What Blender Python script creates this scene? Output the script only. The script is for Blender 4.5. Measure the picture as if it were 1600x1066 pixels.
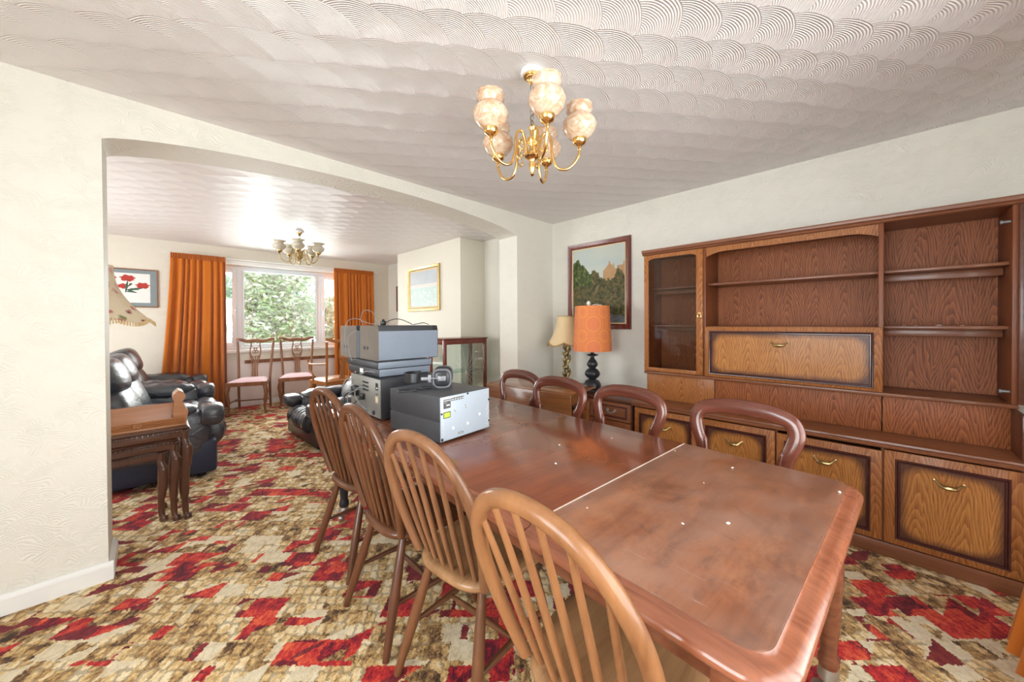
import bpy, bmesh, math, random
from math import sin, cos, pi, radians as R, sqrt
from mathutils import Vector, Matrix
random.seed(7)
for o in list(bpy.data.objects): bpy.data.objects.remove(o)
SC = bpy.context.scene
COL = SC.collection
# ------------------------------------------------------------------ camera
cam = bpy.data.cameras.new('camera'); camo = bpy.data.objects.new('camera', cam); COL.objects.link(camo)
cam.sensor_width = 36; cam.lens = 567.97 / 1600 * 36; cam.shift_y = -(533 - 509.86) / 1600; cam.clip_start = 0.02
_y, _p, _r = R(44.734), R(-0.561), R(-0.322)
_fw = Vector((sin(_y)*cos(_p), cos(_y)*cos(_p), sin(_p))); _rt = Vector((cos(_y), -sin(_y), 0)); _up = _rt.cross(_fw)
_r2 = _rt*cos(_r) + _up*sin(_r); _u2 = _r2.cross(_fw)
M = Matrix((_r2, _u2, -_fw)).transposed().to_4x4(); M.translation = (0, 0, 1.257)
camo.matrix_world = M; SC.camera = camo
# ------------------------------------------------------------------ light
SC.view_settings.view_transform = 'Standard'; SC.view_settings.look = 'None'
SC.view_settings.exposure = 0.64; SC.view_settings.gamma = 1.0; SC.view_settings.use_curve_mapping = False
SC.cycles.use_denoising = True
SC.cycles.max_bounces = 10; SC.cycles.diffuse_bounces = 6; SC.cycles.transparent_max_bounces = 12
SC.cycles.sample_clamp_indirect = 8
W = bpy.data.worlds.new('sky'); SC.world = W; W.use_nodes = True
wn = W.node_tree.nodes; bg = wn['Background']
tc = wn.new('ShaderNodeTexCoord'); sp = wn.new('ShaderNodeSeparateXYZ'); rp = wn.new('ShaderNodeValToRGB')
W.node_tree.links.new(tc.outputs['Generated'], sp.inputs[0]); W.node_tree.links.new(sp.outputs[2], rp.inputs[0])
rp.color_ramp.elements[0].position = 0.0; rp.color_ramp.elements[0].color = (.95, .97, 1, 1)
rp.color_ramp.elements[1].position = 0.7; rp.color_ramp.elements[1].color = (.80, .89, 1, 1)
W.node_tree.links.new(rp.outputs[0], bg.inputs[0]); bg.inputs[1].default_value = 2.8
def area(name, loc, to, sx, sy, watts, col=(1, 1, 1), spread=180):
    l = bpy.data.lights.new(name, 'AREA'); l.shape = 'RECTANGLE'; l.size = sx; l.size_y = sy; l.energy = watts; l.color = col
    l.spread = R(spread)
    o = bpy.data.objects.new(name, l); COL.objects.link(o); o.location = loc
    o.rotation_euler = (Vector(to) - Vector(loc)).to_track_quat('-Z', 'Y').to_euler(); return o
# daylight through the back and far windows; the left-hand lights are added fill
area('daylight_back_window', (0.95, -0.98, 1.35), (0.95, 3, 1.30), 2.3, 1.8, 46, (1, .98, .96))
area('added_fill_side', (-2.35, 0.35, 1.35), (3, .55, 1.3), 1.8, 1.7, 78, (.93, .96, 1))  # added fill from the unseen left side, brightens the near room
area('daylight_far_window', (1.6, 7.3, 1.65), (1.6, 3, 1.3), 2.2, 1.3, 92, (.97, .99, 1))
area('added_fill_living', (-1.95, 4.9, 1.4), (2, 4.7, 1.3), 2.0, 1.6, 52, (.96, .98, 1))  # added fill on the unseen left of the living room

# ------------------------------------------------------------------ materials
class N:
    def __init__(s, name):
        s.m = bpy.data.materials.new(name); s.m.use_nodes = True; s.t = s.m.node_tree; s.t.nodes.clear()
        s.out = s.t.nodes.new('ShaderNodeOutputMaterial')
    def n(s, typ, ins={}, **props):
        nd = s.t.nodes.new(typ)
        for k, v in props.items(): setattr(nd, k, v)
        for k, v in ins.items(): s.set(nd.inputs[k], v)
        return nd
    def set(s, sock, v):
        if v is None: return
        if isinstance(v, bpy.types.NodeSocket): s.t.links.new(v, sock)
        else:
            if sock.type == 'RGBA' and len(v) == 3: v = (*v, 1)
            sock.default_value = v
    def ma(s, op, a, b=None, c=None, clamp=False):
        nd = s.n('ShaderNodeMath', operation=op, use_clamp=clamp)
        for i, v in enumerate((a, b, c)): s.set(nd.inputs[i], v)
        return nd.outputs[0]
    def vm(s, op, a, b=None):
        nd = s.n('ShaderNodeVectorMath', operation=op); s.set(nd.inputs[0], a); s.set(nd.inputs[1], b); return nd.outputs[0]
    def ramp(s, f, st, interp='LINEAR'):
        nd = s.n('ShaderNodeValToRGB', {0: f}); cr = nd.color_ramp; cr.interpolation = interp
        while len(cr.elements) < len(st): cr.elements.new(.5)
        for e, (p, c) in zip(cr.elements, st): e.position = p; e.color = (*c, 1) if len(c) == 3 else c
        return nd.outputs[0]
    def mix(s, f, a, b, blend='MIX'):
        nd = s.n('ShaderNodeMix', data_type='RGBA', blend_type=blend); s.set(nd.inputs[0], f); s.set(nd.inputs[6], a); s.set(nd.inputs[7], b)
        return nd.outputs[2]
    def noise(s, v, scale=5., detail=3., rough=.5, dist=0.):
        return s.n('ShaderNodeTexNoise', {'Vector': v, 'Scale': scale, 'Detail': detail, 'Roughness': rough, 'Distortion': dist}).outputs[0]
    def white(s, v): return s.n('ShaderNodeTexWhiteNoise', {'Vector': v}, noise_dimensions='3D').outputs[0]
    def obj(s): return s.n('ShaderNodeTexCoord').outputs['Object']
    def gen(s): return s.n('ShaderNodeTexCoord').outputs['Generated']
    def xyz(s, v):
        nd = s.n('ShaderNodeSeparateXYZ', {0: v}); return nd.outputs[0], nd.outputs[1], nd.outputs[2]
    def com(s, x=0., y=0., z=0.): return s.n('ShaderNodeCombineXYZ', {0: x, 1: y, 2: z}).outputs[0]
    def scale(s, v, sc): return s.n('ShaderNodeMapping', {'Vector': v, 'Scale': sc}).outputs[0]
    def bump(s, h, strength=.3, dist=.01): return s.n('ShaderNodeBump', {'Height': h, 'Strength': strength, 'Distance': dist}).outputs[0]
    def pbr(s, col, rough=.5, normal=None, metal=0., coat=0., spec=.5, trans=0., sheen=0., coat_rough=.1, ior=1.45):
        nd = s.n('ShaderNodeBsdfPrincipled', {'Base Color': col, 'Roughness': rough, 'Metallic': metal, 'Coat Weight': coat, 'Coat Roughness': coat_rough,
              'Specular IOR Level': spec, 'Transmission Weight': trans, 'Sheen Weight': sheen, 'IOR': ior})
        if normal is not None: s.t.links.new(normal, nd.inputs['Normal'])
        s.t.links.new(nd.outputs[0], s.out.inputs[0]); return s.m
def plain(name, col, rough=.5, metal=0., var=.12, scale=9., bump=0., coat=0., spec=.5):
    n = N(name); f = n.noise(n.obj(), scale, 4, .6)
    c = n.mix(f, tuple(x*(1-var) for x in col), tuple(min(1, x*(1+var)) for x in col))
    return n.pbr(c, rough, n.bump(n.noise(n.obj(), scale*6, 3), bump, .004) if bump else None, metal, coat, spec)
def wood(name, dark, light, axis='Z', rough=.35, coat=.15, freq=1., burn=False, cathedral=False, dust=0., worn=None):
    """grain runs along axis; cathedral = book-matched veneer arches on a plane that holds Y and Z"""
    n = N(name); P = n.obj(); x, y, z = n.xyz(P)
    if cathedral:
        w = .31
        yy = n.ma('SUBTRACT', n.ma('PINGPONG', n.ma('ADD', y, n.ma('MULTIPLY', n.noise(P, 1.8, 2), .13)), w/2), w/4)
        zz = n.ma('ADD', z, n.ma('MULTIPLY', n.noise(n.com(n.ma('MULTIPLY', n.ma('FLOOR', n.ma('DIVIDE', y, w)), 3.7), y, n.ma('MULTIPLY', z, .5)), 3., 2), .35))
        h = n.ma('ADD', n.ma('MULTIPLY', zz, 15.), n.ma('MULTIPLY', n.ma('SQRT', n.ma('ADD', n.ma('MULTIPLY', yy, yy), .0003)), 88.))
        band = n.ma('FRACT', n.ma('ADD', h, n.ma('MULTIPLY', n.noise(n.scale(P, (30, 30, 5)), 1, 4), 2.2)))
        band = n.ma('POWER', band, 1.6)
        fine = n.noise(n.scale(P, (140, 260, 6)), 1, 4, .7)
        f = n.ma('ADD', n.ma('MULTIPLY', band, .26), n.ma('MULTIPLY', fine, .78))
    else:
        sc = {'X': (3, 42, 42), 'Y': (42, 3, 42), 'Z': (42, 42, 3)}[axis]; sc = tuple(v*freq for v in sc)
        a = n.noise(n.scale(P, sc), 1, 5, .65, .6)
        b = n.noise(n.scale(P, tuple(v*.16 for v in sc)), 1, 3, .5, 1.2)
        f = n.ma('ADD', n.ma('MULTIPLY', a, .62), n.ma('MULTIPLY', b, .46))
    c = n.ramp(f, [(.28, dark), (.52, tuple((d*.45+l*.55) for d, l in zip(dark, light))), (.78, light)])
    if burn:
        gx, gy, gz = n.xyz(n.gen())
        e1 = n.ma('MULTIPLY', n.ma('MINIMUM', gy, n.ma('SUBTRACT', 1., gy)), burn[0]); e2 = n.ma('MULTIPLY', n.ma('MINIMUM', gz, n.ma('SUBTRACT', 1., gz)), burn[1])
        # rounded inner outline of the darkened rim
        a1 = n.ma('MAXIMUM', n.ma('SUBTRACT', .09, e1), 0.); a2 = n.ma('MAXIMUM', n.ma('SUBTRACT', .09, e2), 0.)
        e = n.ma('SUBTRACT', .09, n.ma('SQRT', n.ma('ADD', n.ma('MULTIPLY', a1, a1), n.ma('MULTIPLY', a2, a2))))
        e = n.ma('ADD', e, n.ma('MULTIPLY', n.ma('SUBTRACT', n.noise(P, 9, 2), .5), .03))
        c = n.mix(n.ramp(n.ma('MULTIPLY', e, 10.), [(.0, (.12, .12, .12)), (.36, (1, 1, 1))]), (.055, .018, .016), c)
    if worn:
        c = n.mix(n.ramp(n.noise(P, 4.5, 5, .65), [(.42, (0, 0, 0)), (.70, (1, 1, 1))]), c, worn)
    if dust: c = n.mix(n.ma('MULTIPLY', n.ramp(n.noise(P, 8., 6, .7, .6), [(.52, (0, 0, 0)), (.70, (1, 1, 1))]), .60), c, (.060, .028, .020))
    rg = rough
    if dust: c = n.mix(n.ma('MULTIPLY', n.ramp(n.noise(n.scale(P, (1, 2.2, 1)), 3.1, 5, .7), [(.50, (0, 0, 0)), (.66, (1, 1, 1))]), .55), c, (.40, .155, .066))
    if dust:
        d = n.ramp(n.noise(P, 5, 5, .6), [(.35, (0, 0, 0)), (.75, (1, 1, 1))])
        c = n.mix(n.ma('MULTIPLY', d, dust), c, (.30, .205, .165))
        sx = n.noise(n.scale(P, (90, 5, 1)), 1, 4, .7)
        c = n.mix(n.ma('MULTIPLY', n.ramp(sx, [(.66, (0, 0, 0)), (.74, (1, 1, 1))]), .35), c, (.50, .42, .38))
        rg = n.ma('ADD', rough, n.ma('MULTIPLY', d, .15))
    return n.pbr(c, rg, n.bump(f, .08, .002), 0, coat, .32 if cathedral else .45)
def fishscale(n, x, y, h, w, r):
    """overlapping trowelled shells, each row laid over the next and each shell over its neighbour: distance to the covering centre"""
    cands = []; k0 = n.ma('FLOOR', n.ma('DIVIDE', x, h))
    for dk in (-1., 0.):
        k = n.ma('ADD', k0, dk); par = n.ma('MULTIPLY', n.ma('SUBTRACT', k, n.ma('MULTIPLY', n.ma('FLOOR', n.ma('DIVIDE', k, 2.)), 2.)), w*.45)
        dx = n.ma('SUBTRACT', x, n.ma('MULTIPLY', k, h)); yy = n.ma('ADD', y, par); i0 = n.ma('FLOOR', n.ma('DIVIDE', yy, w))
        for di in (-1., 0., 1.):
            dy = n.ma('SUBTRACT', yy, n.ma('MULTIPLY', n.ma('ADD', i0, di), w))
            cands.append(n.ma('SQRT', n.ma('ADD', n.ma('MULTIPLY', dx, dx), n.ma('MULTIPLY', dy, dy))))
    res = cands[-1]
    for c in reversed(cands[:-1]):
        t = n.ma('LESS_THAN', c, r); res = n.ma('ADD', n.ma('MULTIPLY', t, c), n.ma('MULTIPLY', n.ma('SUBTRACT', 1., t), res))
    return res
def ceiling_mat():
    n = N('swirled_plaster'); P = n.obj(); wob = n.noise(P, 2.2, 2)
    x, y, z = n.xyz(P)
    bx_ = n.ma('ADD', n.ma('MULTIPLY', x, -.6), n.ma('MULTIPLY', y, -.8)); by_ = n.ma('ADD', n.ma('MULTIPLY', x, .8), n.ma('MULTIPLY', y, -.6))
    x2 = n.ma('ADD', bx_, n.ma('MULTIPLY', n.ma('SUBTRACT', wob, .5), .08))
    y2 = n.ma('ADD', by_, n.ma('MULTIPLY', n.ma('SUBTRACT', n.noise(n.vm('ADD', P, (5, 3, 0)), 2.2, 2), .5), .08))
    r = .195; d = fishscale(n, x2, y2, .172, .165, r)
    rid = n.ma('MULTIPLY', n.ma('ADD', n.ma('SINE', n.ma('MULTIPLY', d, 2*pi/.0088)), 1.), .15)
    edge = n.ma('POWER', n.ma('DIVIDE', d, r), 2.6)
    hgt = n.ma('ADD', rid, n.ma('MULTIPLY', edge, 3.4))
    c = n.mix(n.noise(P, .8, 3), (.83, .79, .78), (.88, .85, .84))
    return n.pbr(c, .33, n.bump(hgt, .9, .0075), 0, 0, .5)
def wallpaper(name, a, b, st=.35):
    """embossed paper: warped plumes of fine ridges"""
    n = N(name); P = n.obj(); x, y, z = n.xyz(P); w1 = n.noise(P, 5., 2); w2 = n.noise(n.vm('ADD', P, (7, 3, 1)), 5., 2)
    hz = n.ma('ADD', z, n.ma('MULTIPLY', n.ma('SUBTRACT', w1, .5), .20)); vz = n.ma('ADD', n.ma('ADD', x, y), n.ma('MULTIPLY', n.ma('SUBTRACT', w2, .5), .26))
    d = fishscale(n, hz, vz, .060, .105, .090)
    rid = n.ma('SINE', n.ma('MULTIPLY', d, 2*pi/.0115)); msk = n.ramp(n.noise(P, 11., 2), [(.42, (.1, .1, .1)), (.62, (1, 1, 1))])
    h = n.ma('ADD', n.ma('MULTIPLY', rid, msk), n.ma('MULTIPLY', n.noise(P, 60, 2), .8))
    return n.pbr(n.mix(n.noise(P, 1.5, 3), a, b), .55, n.bump(h, st, .0035), 0, 0, .35)
def carpet_mat():
    n = N('patterned_carpet'); P = n.obj(); x, y, z = n.xyz(P)
    jn = n.n('ShaderNodeTexNoise', {'Vector': P, 'Scale': 85., 'Detail': 2.}).outputs[1]; jx, jy, jz = n.xyz(jn)
    u = n.ma('ADD', n.ma('MULTIPLY', n.ma('SUBTRACT', x, y), .7071), n.ma('MULTIPLY', n.ma('SUBTRACT', jx, .5), .026))
    v = n.ma('ADD', n.ma('MULTIPLY', n.ma('ADD', x, y), .7071), n.ma('MULTIPLY', n.ma('SUBTRACT', jy, .5), .026))
    def cells(su, sv, off, ou=0., ov=0.):
        vv = n.ma('DIVIDE', n.ma('ADD', v, ov), sv); vi = n.ma('FLOOR', vv); vf = n.ma('FRACT', vv)
        uu = n.ma('ADD', n.ma('DIVIDE', n.ma('ADD', u, ou), su), n.ma('MULTIPLY', vi, off))
        return n.ma('FLOOR', uu), vi, n.ma('FRACT', uu), vf
    def diag(c):
        """some cells are cut corner to corner"""
        ui, vi, uf, vf = c; k = n.white(n.com(ui, vi, 5.3))
        side = n.ma('GREATER_THAN', n.ma('ADD', uf, n.ma('MULTIPLY', vf, -1.)), 0.)
        return n.ma('MULTIPLY', side, n.ma('GREATER_THAN', k, .45))
    A = cells(.150, .110, .42); B = cells(.098, .080, .37, .03, .02); Cc = cells(.052, .040, .5, .01, .0)
    dA, dB = diag(A), diag(B)
    low = n.noise(n.com(n.ma('MULTIPLY', A[0], .150), n.ma('MULTIPLY', A[1], .110), 0.), 3.6, 1)
    wA = n.white(n.com(n.ma('ADD', A[0], n.ma('MULTIPLY', dA, .4)), A[1], 3.1)); wB = n.white(n.com(n.ma('ADD', B[0], n.ma('MULTIPLY', dB, .4)), B[1], 8.7)); wC = n.n('ShaderNodeSeparateXYZ', {0: n.n('ShaderNodeTexVoronoi', {'Vector': n.com(n.ma('ADD', n.ma('MULTIPLY', u, 25.), n.ma('MULTIPLY', v, 5.)), n.ma('MULTIPLY', v, 19.), 0.), 'Scale': 1., 'Randomness': .42}).outputs['Color']}).outputs[0]
    score = n.ma('ADD', n.ma('ADD', n.ma('MULTIPLY', low, 1.15), n.ma('MULTIPLY', wA, .34)), n.ma('MULTIPLY', wB, .15))
    red = n.ma('GREATER_THAN', n.ma('ADD', score, n.ma('MULTIPLY', n.ma('SUBTRACT', n.noise(P, 55, 3), .5), .05)), .940)
    fib = n.noise(n.scale(n.com(u, v, 0.), (75, 26, 1)), 1, 4, .7); fib2 = n.noise(P, 170, 3, .7); mot = n.noise(P, 17, 5, .75)
    t = n.ma('ADD', n.ma('ADD', n.ma('MULTIPLY', wC, .17), n.ma('MULTIPLY', fib, .46)), n.ma('ADD', n.ma('MULTIPLY', mot, .44), n.ma('MULTIPLY', wB, .14)))
    t = n.ma('ADD', t, n.ma('MULTIPLY', n.ma('SUBTRACT', n.noise(P, 6., 3, .6), .5), .30))
    straw = n.ramp(t, [(.40, (.030, .015, .008)), (.475, (.17, .085, .034)), (.54, (.50, .29, .105)), (.605, (.72, .50, .225)), (.70, (.88, .74, .49))])
    cream = n.ramp(n.ma('ADD', n.ma('MULTIPLY', fib, .5), n.ma('MULTIPLY', mot, .5)), [(.30, (.42, .30, .17)), (.48, (.74, .62, .42)), (.7, (.88, .80, .62))])
    creamm = n.ma('GREATER_THAN', wB, .82)
    straw = n.mix(n.ma('MULTIPLY', creamm, .92), straw, cream)
    vc = n.com(n.ma('ADD', n.ma('MULTIPLY', u, 25.), n.ma('MULTIPLY', v, 5.)), n.ma('MULTIPLY', v, 19.), 0.); e = n.n('ShaderNodeTexVoronoi', {'Vector': vc, 'Scale': 1., 'Randomness': .42}, feature='DISTANCE_TO_EDGE').outputs[0]
    line = n.ramp(n.ma('SUBTRACT', e, n.ma('MULTIPLY', n.ma('SUBTRACT', mot, .42), .8)), [(.0, (1, 1, 1)), (.09, (0, 0, 0))])
    straw = n.mix(n.ma('MULTIPLY', n.ma('MULTIPLY', line, n.ma('SUBTRACT', 1., n.ma('MULTIPLY', creamm, .8))), .50), straw, (.075, .036, .018))
    rt = n.ma('ADD', n.ma('ADD', n.ma('MULTIPLY', fib, .42), n.ma('MULTIPLY', mot, .50)), n.ma('MULTIPLY', wB, .16))
    redc = n.ramp(rt, [(.42, (.070, .004, .012)), (.50, (.24, .008, .020)), (.58, (.54, .024, .022)), (.70, (.82, .15, .055))])
    near = n.ma('MULTIPLY', n.ma('GREATER_THAN', score, .895), n.ma('GREATER_THAN', wB, .45))
    straw = n.mix(near, straw, n.ramp(rt, [(.38, (.05, .004, .010)), (.55, (.17, .010, .020)), (.75, (.30, .05, .03))]))
    c = n.mix(red, straw, redc)
    c = n.mix(.30, c, n.mix(fib2, (.2, .2, .2), (.85, .85, .85)), 'OVERLAY')
    return n.pbr(c, .95, n.bump(n.ma('ADD', fib2, n.ma('MULTIPLY', fib, .6)), .6, .006), 0, 0, .1, sheen=.12)
def glass_mat(name, tint=(.97, .99, .98), refl=.07, fk=.6):
    n = N(name); tr = n.n('ShaderNodeBsdfTransparent', {0: tint}); gl = n.n('ShaderNodeBsdfGlossy', {'Color': (1, 1, 1), 'Roughness': .02})
    fr = n.n('ShaderNodeLayerWeight', {'Blend': .25})
    f = n.ma('ADD', n.ma('MULTIPLY', fr.outputs['Fresnel'], fk), refl, clamp=True)
    mx = n.n('ShaderNodeMixShader', {0: f}); n.t.links.new(tr.outputs[0], mx.inputs[1]); n.t.links.new(gl.outputs[0], mx.inputs[2])
    n.t.links.new(mx.outputs[0], n.out.inputs[0]); return n.m
def shade_glass(name, a, b):
    n = N(name); P = n.obj(); f = n.noise(P, 14, 4, .6, 2.5)
    c = n.ramp(f, [(.35, a), (.65, b)])
    p = n.n('ShaderNodeBsdfPrincipled', {'Base Color': c, 'Roughness': .12, 'Coat Weight': .6})
    t = n.n('ShaderNodeBsdfTranslucent', {'Color': c}); mx = n.n('ShaderNodeMixShader', {0: .22})
    n.t.links.new(p.outputs[0], mx.inputs[1]); n.t.links.new(t.outputs[0], mx.inputs[2]); n.t.links.new(mx.outputs[0], n.out.inputs[0]); return n.m
def leather(name, col, rough=.28):
    n = N(name); P = n.obj(); a = n.noise(n.scale(P, (9, 5, 14)), 1, 4, .6, 1.4); b = n.noise(P, 120, 2)
    c = n.mix(n.noise(P, 4, 3), tuple(v*.7 for v in col), tuple(v*1.5 for v in col))
    return n.pbr(c, n.ma('ADD', rough, n.ma('MULTIPLY', a, .12)), n.bump(n.ma('ADD', a, n.ma('MULTIPLY', b, .08)), .6, .02), 0, .8, .8, coat_rough=.32)
def fabric(name, a, b, rough=.9, streak=None):
    n = N(name); P = n.obj(); s = streak or (30, 30, 3)
    f = n.ma('ADD', n.ma('MULTIPLY', n.noise(n.scale(P, s), 1, 3), .6), n.ma('MULTIPLY', n.noise(P, 220, 2), .4))
    return n.pbr(n.mix(f, a, b), rough, n.bump(n.noise(P, 300, 2), .15, .002), 0, 0, .2, sheen=.3)
def leafmat(name, stops):
    n = N(name); P = n.obj(); f = n.ma('ADD', n.ma('MULTIPLY', n.noise(P, 1.3, 3), .5), n.ma('MULTIPLY', n.white(n.n('ShaderNodeNewGeometry').outputs['Random Per Island']), .5))
    c = n.ramp(f, stops); d = n.n('ShaderNodeBsdfDiffuse', {0: c}); t = n.n('ShaderNodeBsdfTranslucent', {0: c}); mx = n.n('ShaderNodeMixShader', {0: .4})
    n.t.links.new(d.outputs[0], mx.inputs[1]); n.t.links.new(t.outputs[0], mx.inputs[2]); n.t.links.new(mx.outputs[0], n.out.inputs[0]); return n.m

MT = {}
MT['ceiling'] = ceiling_mat()
MT['wall'] = wallpaper('embossed_wallpaper', (.735, .71, .635), (.775, .755, .685))
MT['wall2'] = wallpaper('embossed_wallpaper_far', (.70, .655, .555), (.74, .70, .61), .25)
MT['pinkwall'] = plain('painted_wall_under_window', (.80, .70, .66), .6, var=.05, scale=3)
MT['carpet'] = carpet_mat()
MT['white'] = plain('white_gloss_paint', (.83, .82, .80), .28, var=.04, scale=3)
MT['upvc'] = plain('white_window_plastic', (.78, .84, .90), .25, var=.02)
MT['glass'] = glass_mat('window_glass')
MT['cabglass'] = glass_mat('cabinet_glass', (.93, .96, .95), .04, .4)
MT['smokeglass'] = glass_mat('smoked_glass', (.86, .85, .84), .015, .22)
MT['teak'] = wood('teak_frame', (.095, .024, .008), (.29, .09, .032), 'Z', .45, .05)
MT['teak_y'] = wood('teak_frame_level', (.105, .033, .014), (.275, .10, .045), 'Y', .36, .2)
MT['teakdark'] = wood('dark_teak', (.045, .014, .008), (.14, .045, .022), 'Y', .35, .2)
MT['mould'] = wood('dark_moulding', (.035, .010, .010), (.085, .026, .022), 'Y', .25, .4)
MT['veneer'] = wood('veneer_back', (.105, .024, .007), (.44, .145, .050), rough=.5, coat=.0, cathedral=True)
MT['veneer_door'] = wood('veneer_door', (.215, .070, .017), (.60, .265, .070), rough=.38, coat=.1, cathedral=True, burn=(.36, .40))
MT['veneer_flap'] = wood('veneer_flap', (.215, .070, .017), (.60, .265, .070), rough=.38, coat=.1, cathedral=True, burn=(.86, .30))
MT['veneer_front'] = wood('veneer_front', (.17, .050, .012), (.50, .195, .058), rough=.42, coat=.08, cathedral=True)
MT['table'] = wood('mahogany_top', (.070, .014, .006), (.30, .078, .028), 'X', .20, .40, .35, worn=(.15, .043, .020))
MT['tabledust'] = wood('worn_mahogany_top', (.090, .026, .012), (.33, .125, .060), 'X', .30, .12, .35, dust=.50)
MT['tabledull'] = wood('dull_mahogany_top', (.062, .016, .009), (.23, .070, .033), 'X', .24, .30, .35, dust=.25)  # duller, darker tone of the two far leaves
MT['tableleg'] = wood('mahogany_frame', (.085, .026, .013), (.25, .085, .04), 'Y', .26, .4)
MT['tableedge'] = wood('mahogany_moulded_edge', (.115, .030, .014), (.33, .115, .058), 'Y', .24, .5, 1.8)
MT['elm'] = wood('elm_chair', (.075, .027, .011), (.21, .085, .036), 'Z', .34, .25, .7)
MT['elmlight'] = wood('worn_elm_hoop', (.14, .052, .018), (.37, .165, .066), 'Z', .36, .25, .5)
MT['elmdark'] = wood('dark_elm', (.050, .016, .008), (.155, .055, .024), 'Z', .30, .35, .7)
MT['elmthird'] = wood('dull_elm_hoop', (.11, .044, .019), (.30, .138, .064), 'Z', .36, .25, .5)
MT['elmmid'] = wood('brown_elm_hoop', (.050, .016, .007), (.175, .066, .027), 'Z', .32, .3, .6)
MT['elmseat'] = wood('elm_seat', (.15, .066, .026), (.46, .25, .115), 'X', .36, .25, .6)
MT['mahog'] = wood('polished_mahogany', (.065, .016, .010), (.19, .055, .032), 'Y', .22, .55, .5)
MT['redwood'] = wood('red_mahogany', (.085, .016, .010), (.22, .050, .030), 'Z', .25, .4, .6)
MT['walnut'] = wood('walnut_chair', (.12, .042, .017), (.31, .125, .055), 'Z', .33, .25, .7)
MT['orangewood'] = wood('orange_varnished_wood', (.24, .085, .022), (.52, .215, .065), 'Z', .33, .25, .7)
MT['carved'] = wood('carved_trough_wood', (.24, .085, .030), (.52, .235, .098), 'X', .35, .25, .5)
MT['nest'] = wood('dark_nest_wood', (.050, .020, .012), (.135, .055, .032), 'Z', .28, .4, .7)
MT['leafoak'] = wood('drop_leaf_oak', (.12, .038, .012), (.31, .115, .035), 'Y', .26, .45, .6)
MT['brass'] = plain('polished_brass', (.83, .56, .22), .2, 1., .1)
MT['oldbrass'] = plain('aged_brass', (.50, .37, .17), .32, 1., .25, 30)
MT['gilt'] = plain('tarnished_gilt', (.36, .265, .125), .35, .8, .5, 40, .5)
MT['castor'] = plain('worn_castor_metal', (.50, .49, .47), .35, .9, .3, 40)
MT['chainmetal'] = plain('grey_chain', (.33, .29, .24), .3, .9)
MT['alabaster'] = shade_glass('marbled_peach_glass', (.70, .42, .25), (.90, .77, .61))
MT['tulip'] = shade_glass('cream_tulip_glass', (.66, .58, .44), (.80, .76, .64))
MT['blackmetal'] = plain('black_metal_case', (.036, .037, .042), .42, .0, .15, 20, .05)
MT['darkcase'] = plain('charcoal_case', (.060, .062, .070), .45, .0, .15, 20, .05)
MT['bluecase'] = plain('grey_blue_vinyl', (.20, .235, .29), .36, .0, .08, 12)
MT['paleplate'] = plain('pale_back_plate', (.49, .56, .64), .36, .15, .03)
MT['greyplate'] = plain('grey_back_plate', (.27, .265, .24), .42, .3, .1)
MT['vinyl'] = plain('brown_dusty_vinyl', (.155, .125, .10), .5, .0, .35, 7)
MT['blackplastic'] = plain('black_plastic', (.022, .022, .025), .3)
MT['greyrubber'] = plain('grey_plastic', (.13, .13, .145), .4)
MT['silver'] = plain('brushed_silver', (.25, .255, .27), .42, .35, .06)
MT['whiteprint'] = plain('white_print', (.85, .85, .83), .5, var=.03)
MT['greyprint'] = plain('grey_print', (.10, .105, .11), .5, var=.05)
MT['yellowprint'] = plain('yellow_green_print', (.52, .60, .08), .5, var=.05)
MT['greycable'] = plain('grey_cable', (.24, .245, .24), .5, var=.05)
MT['leather'] = leather('black_leather', (.018, .020, .030), .30)
MT['leatherb'] = leather('blue_black_leather', (.028, .033, .050), .29)
MT['navy'] = plain('navy_sofa_side', (.028, .036, .070), .5, var=.2)
MT['curtain'] = fabric('orange_curtain', (.42, .105, .010), (.62, .185, .022), .85)
MT['damask'] = fabric('pink_seat_cloth', (.66, .42, .46), (.78, .60, .62), .85, (60, 60, 60))
MT['canvascream'] = fabric('cream_lampshade', (.62, .45, .24), (.78, .62, .38), .8, (60, 60, 2))
MT['trimgold'] = plain('gold_braid', (.42, .27, .11), .7, var=.3, scale=60)
MT['soil'] = plain('lawn_green', (.20, .30, .09), .95, var=.4, scale=6)
MT['bark'] = plain('pale_bark', (.42, .36, .30), .9, var=.3, scale=12)
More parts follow.
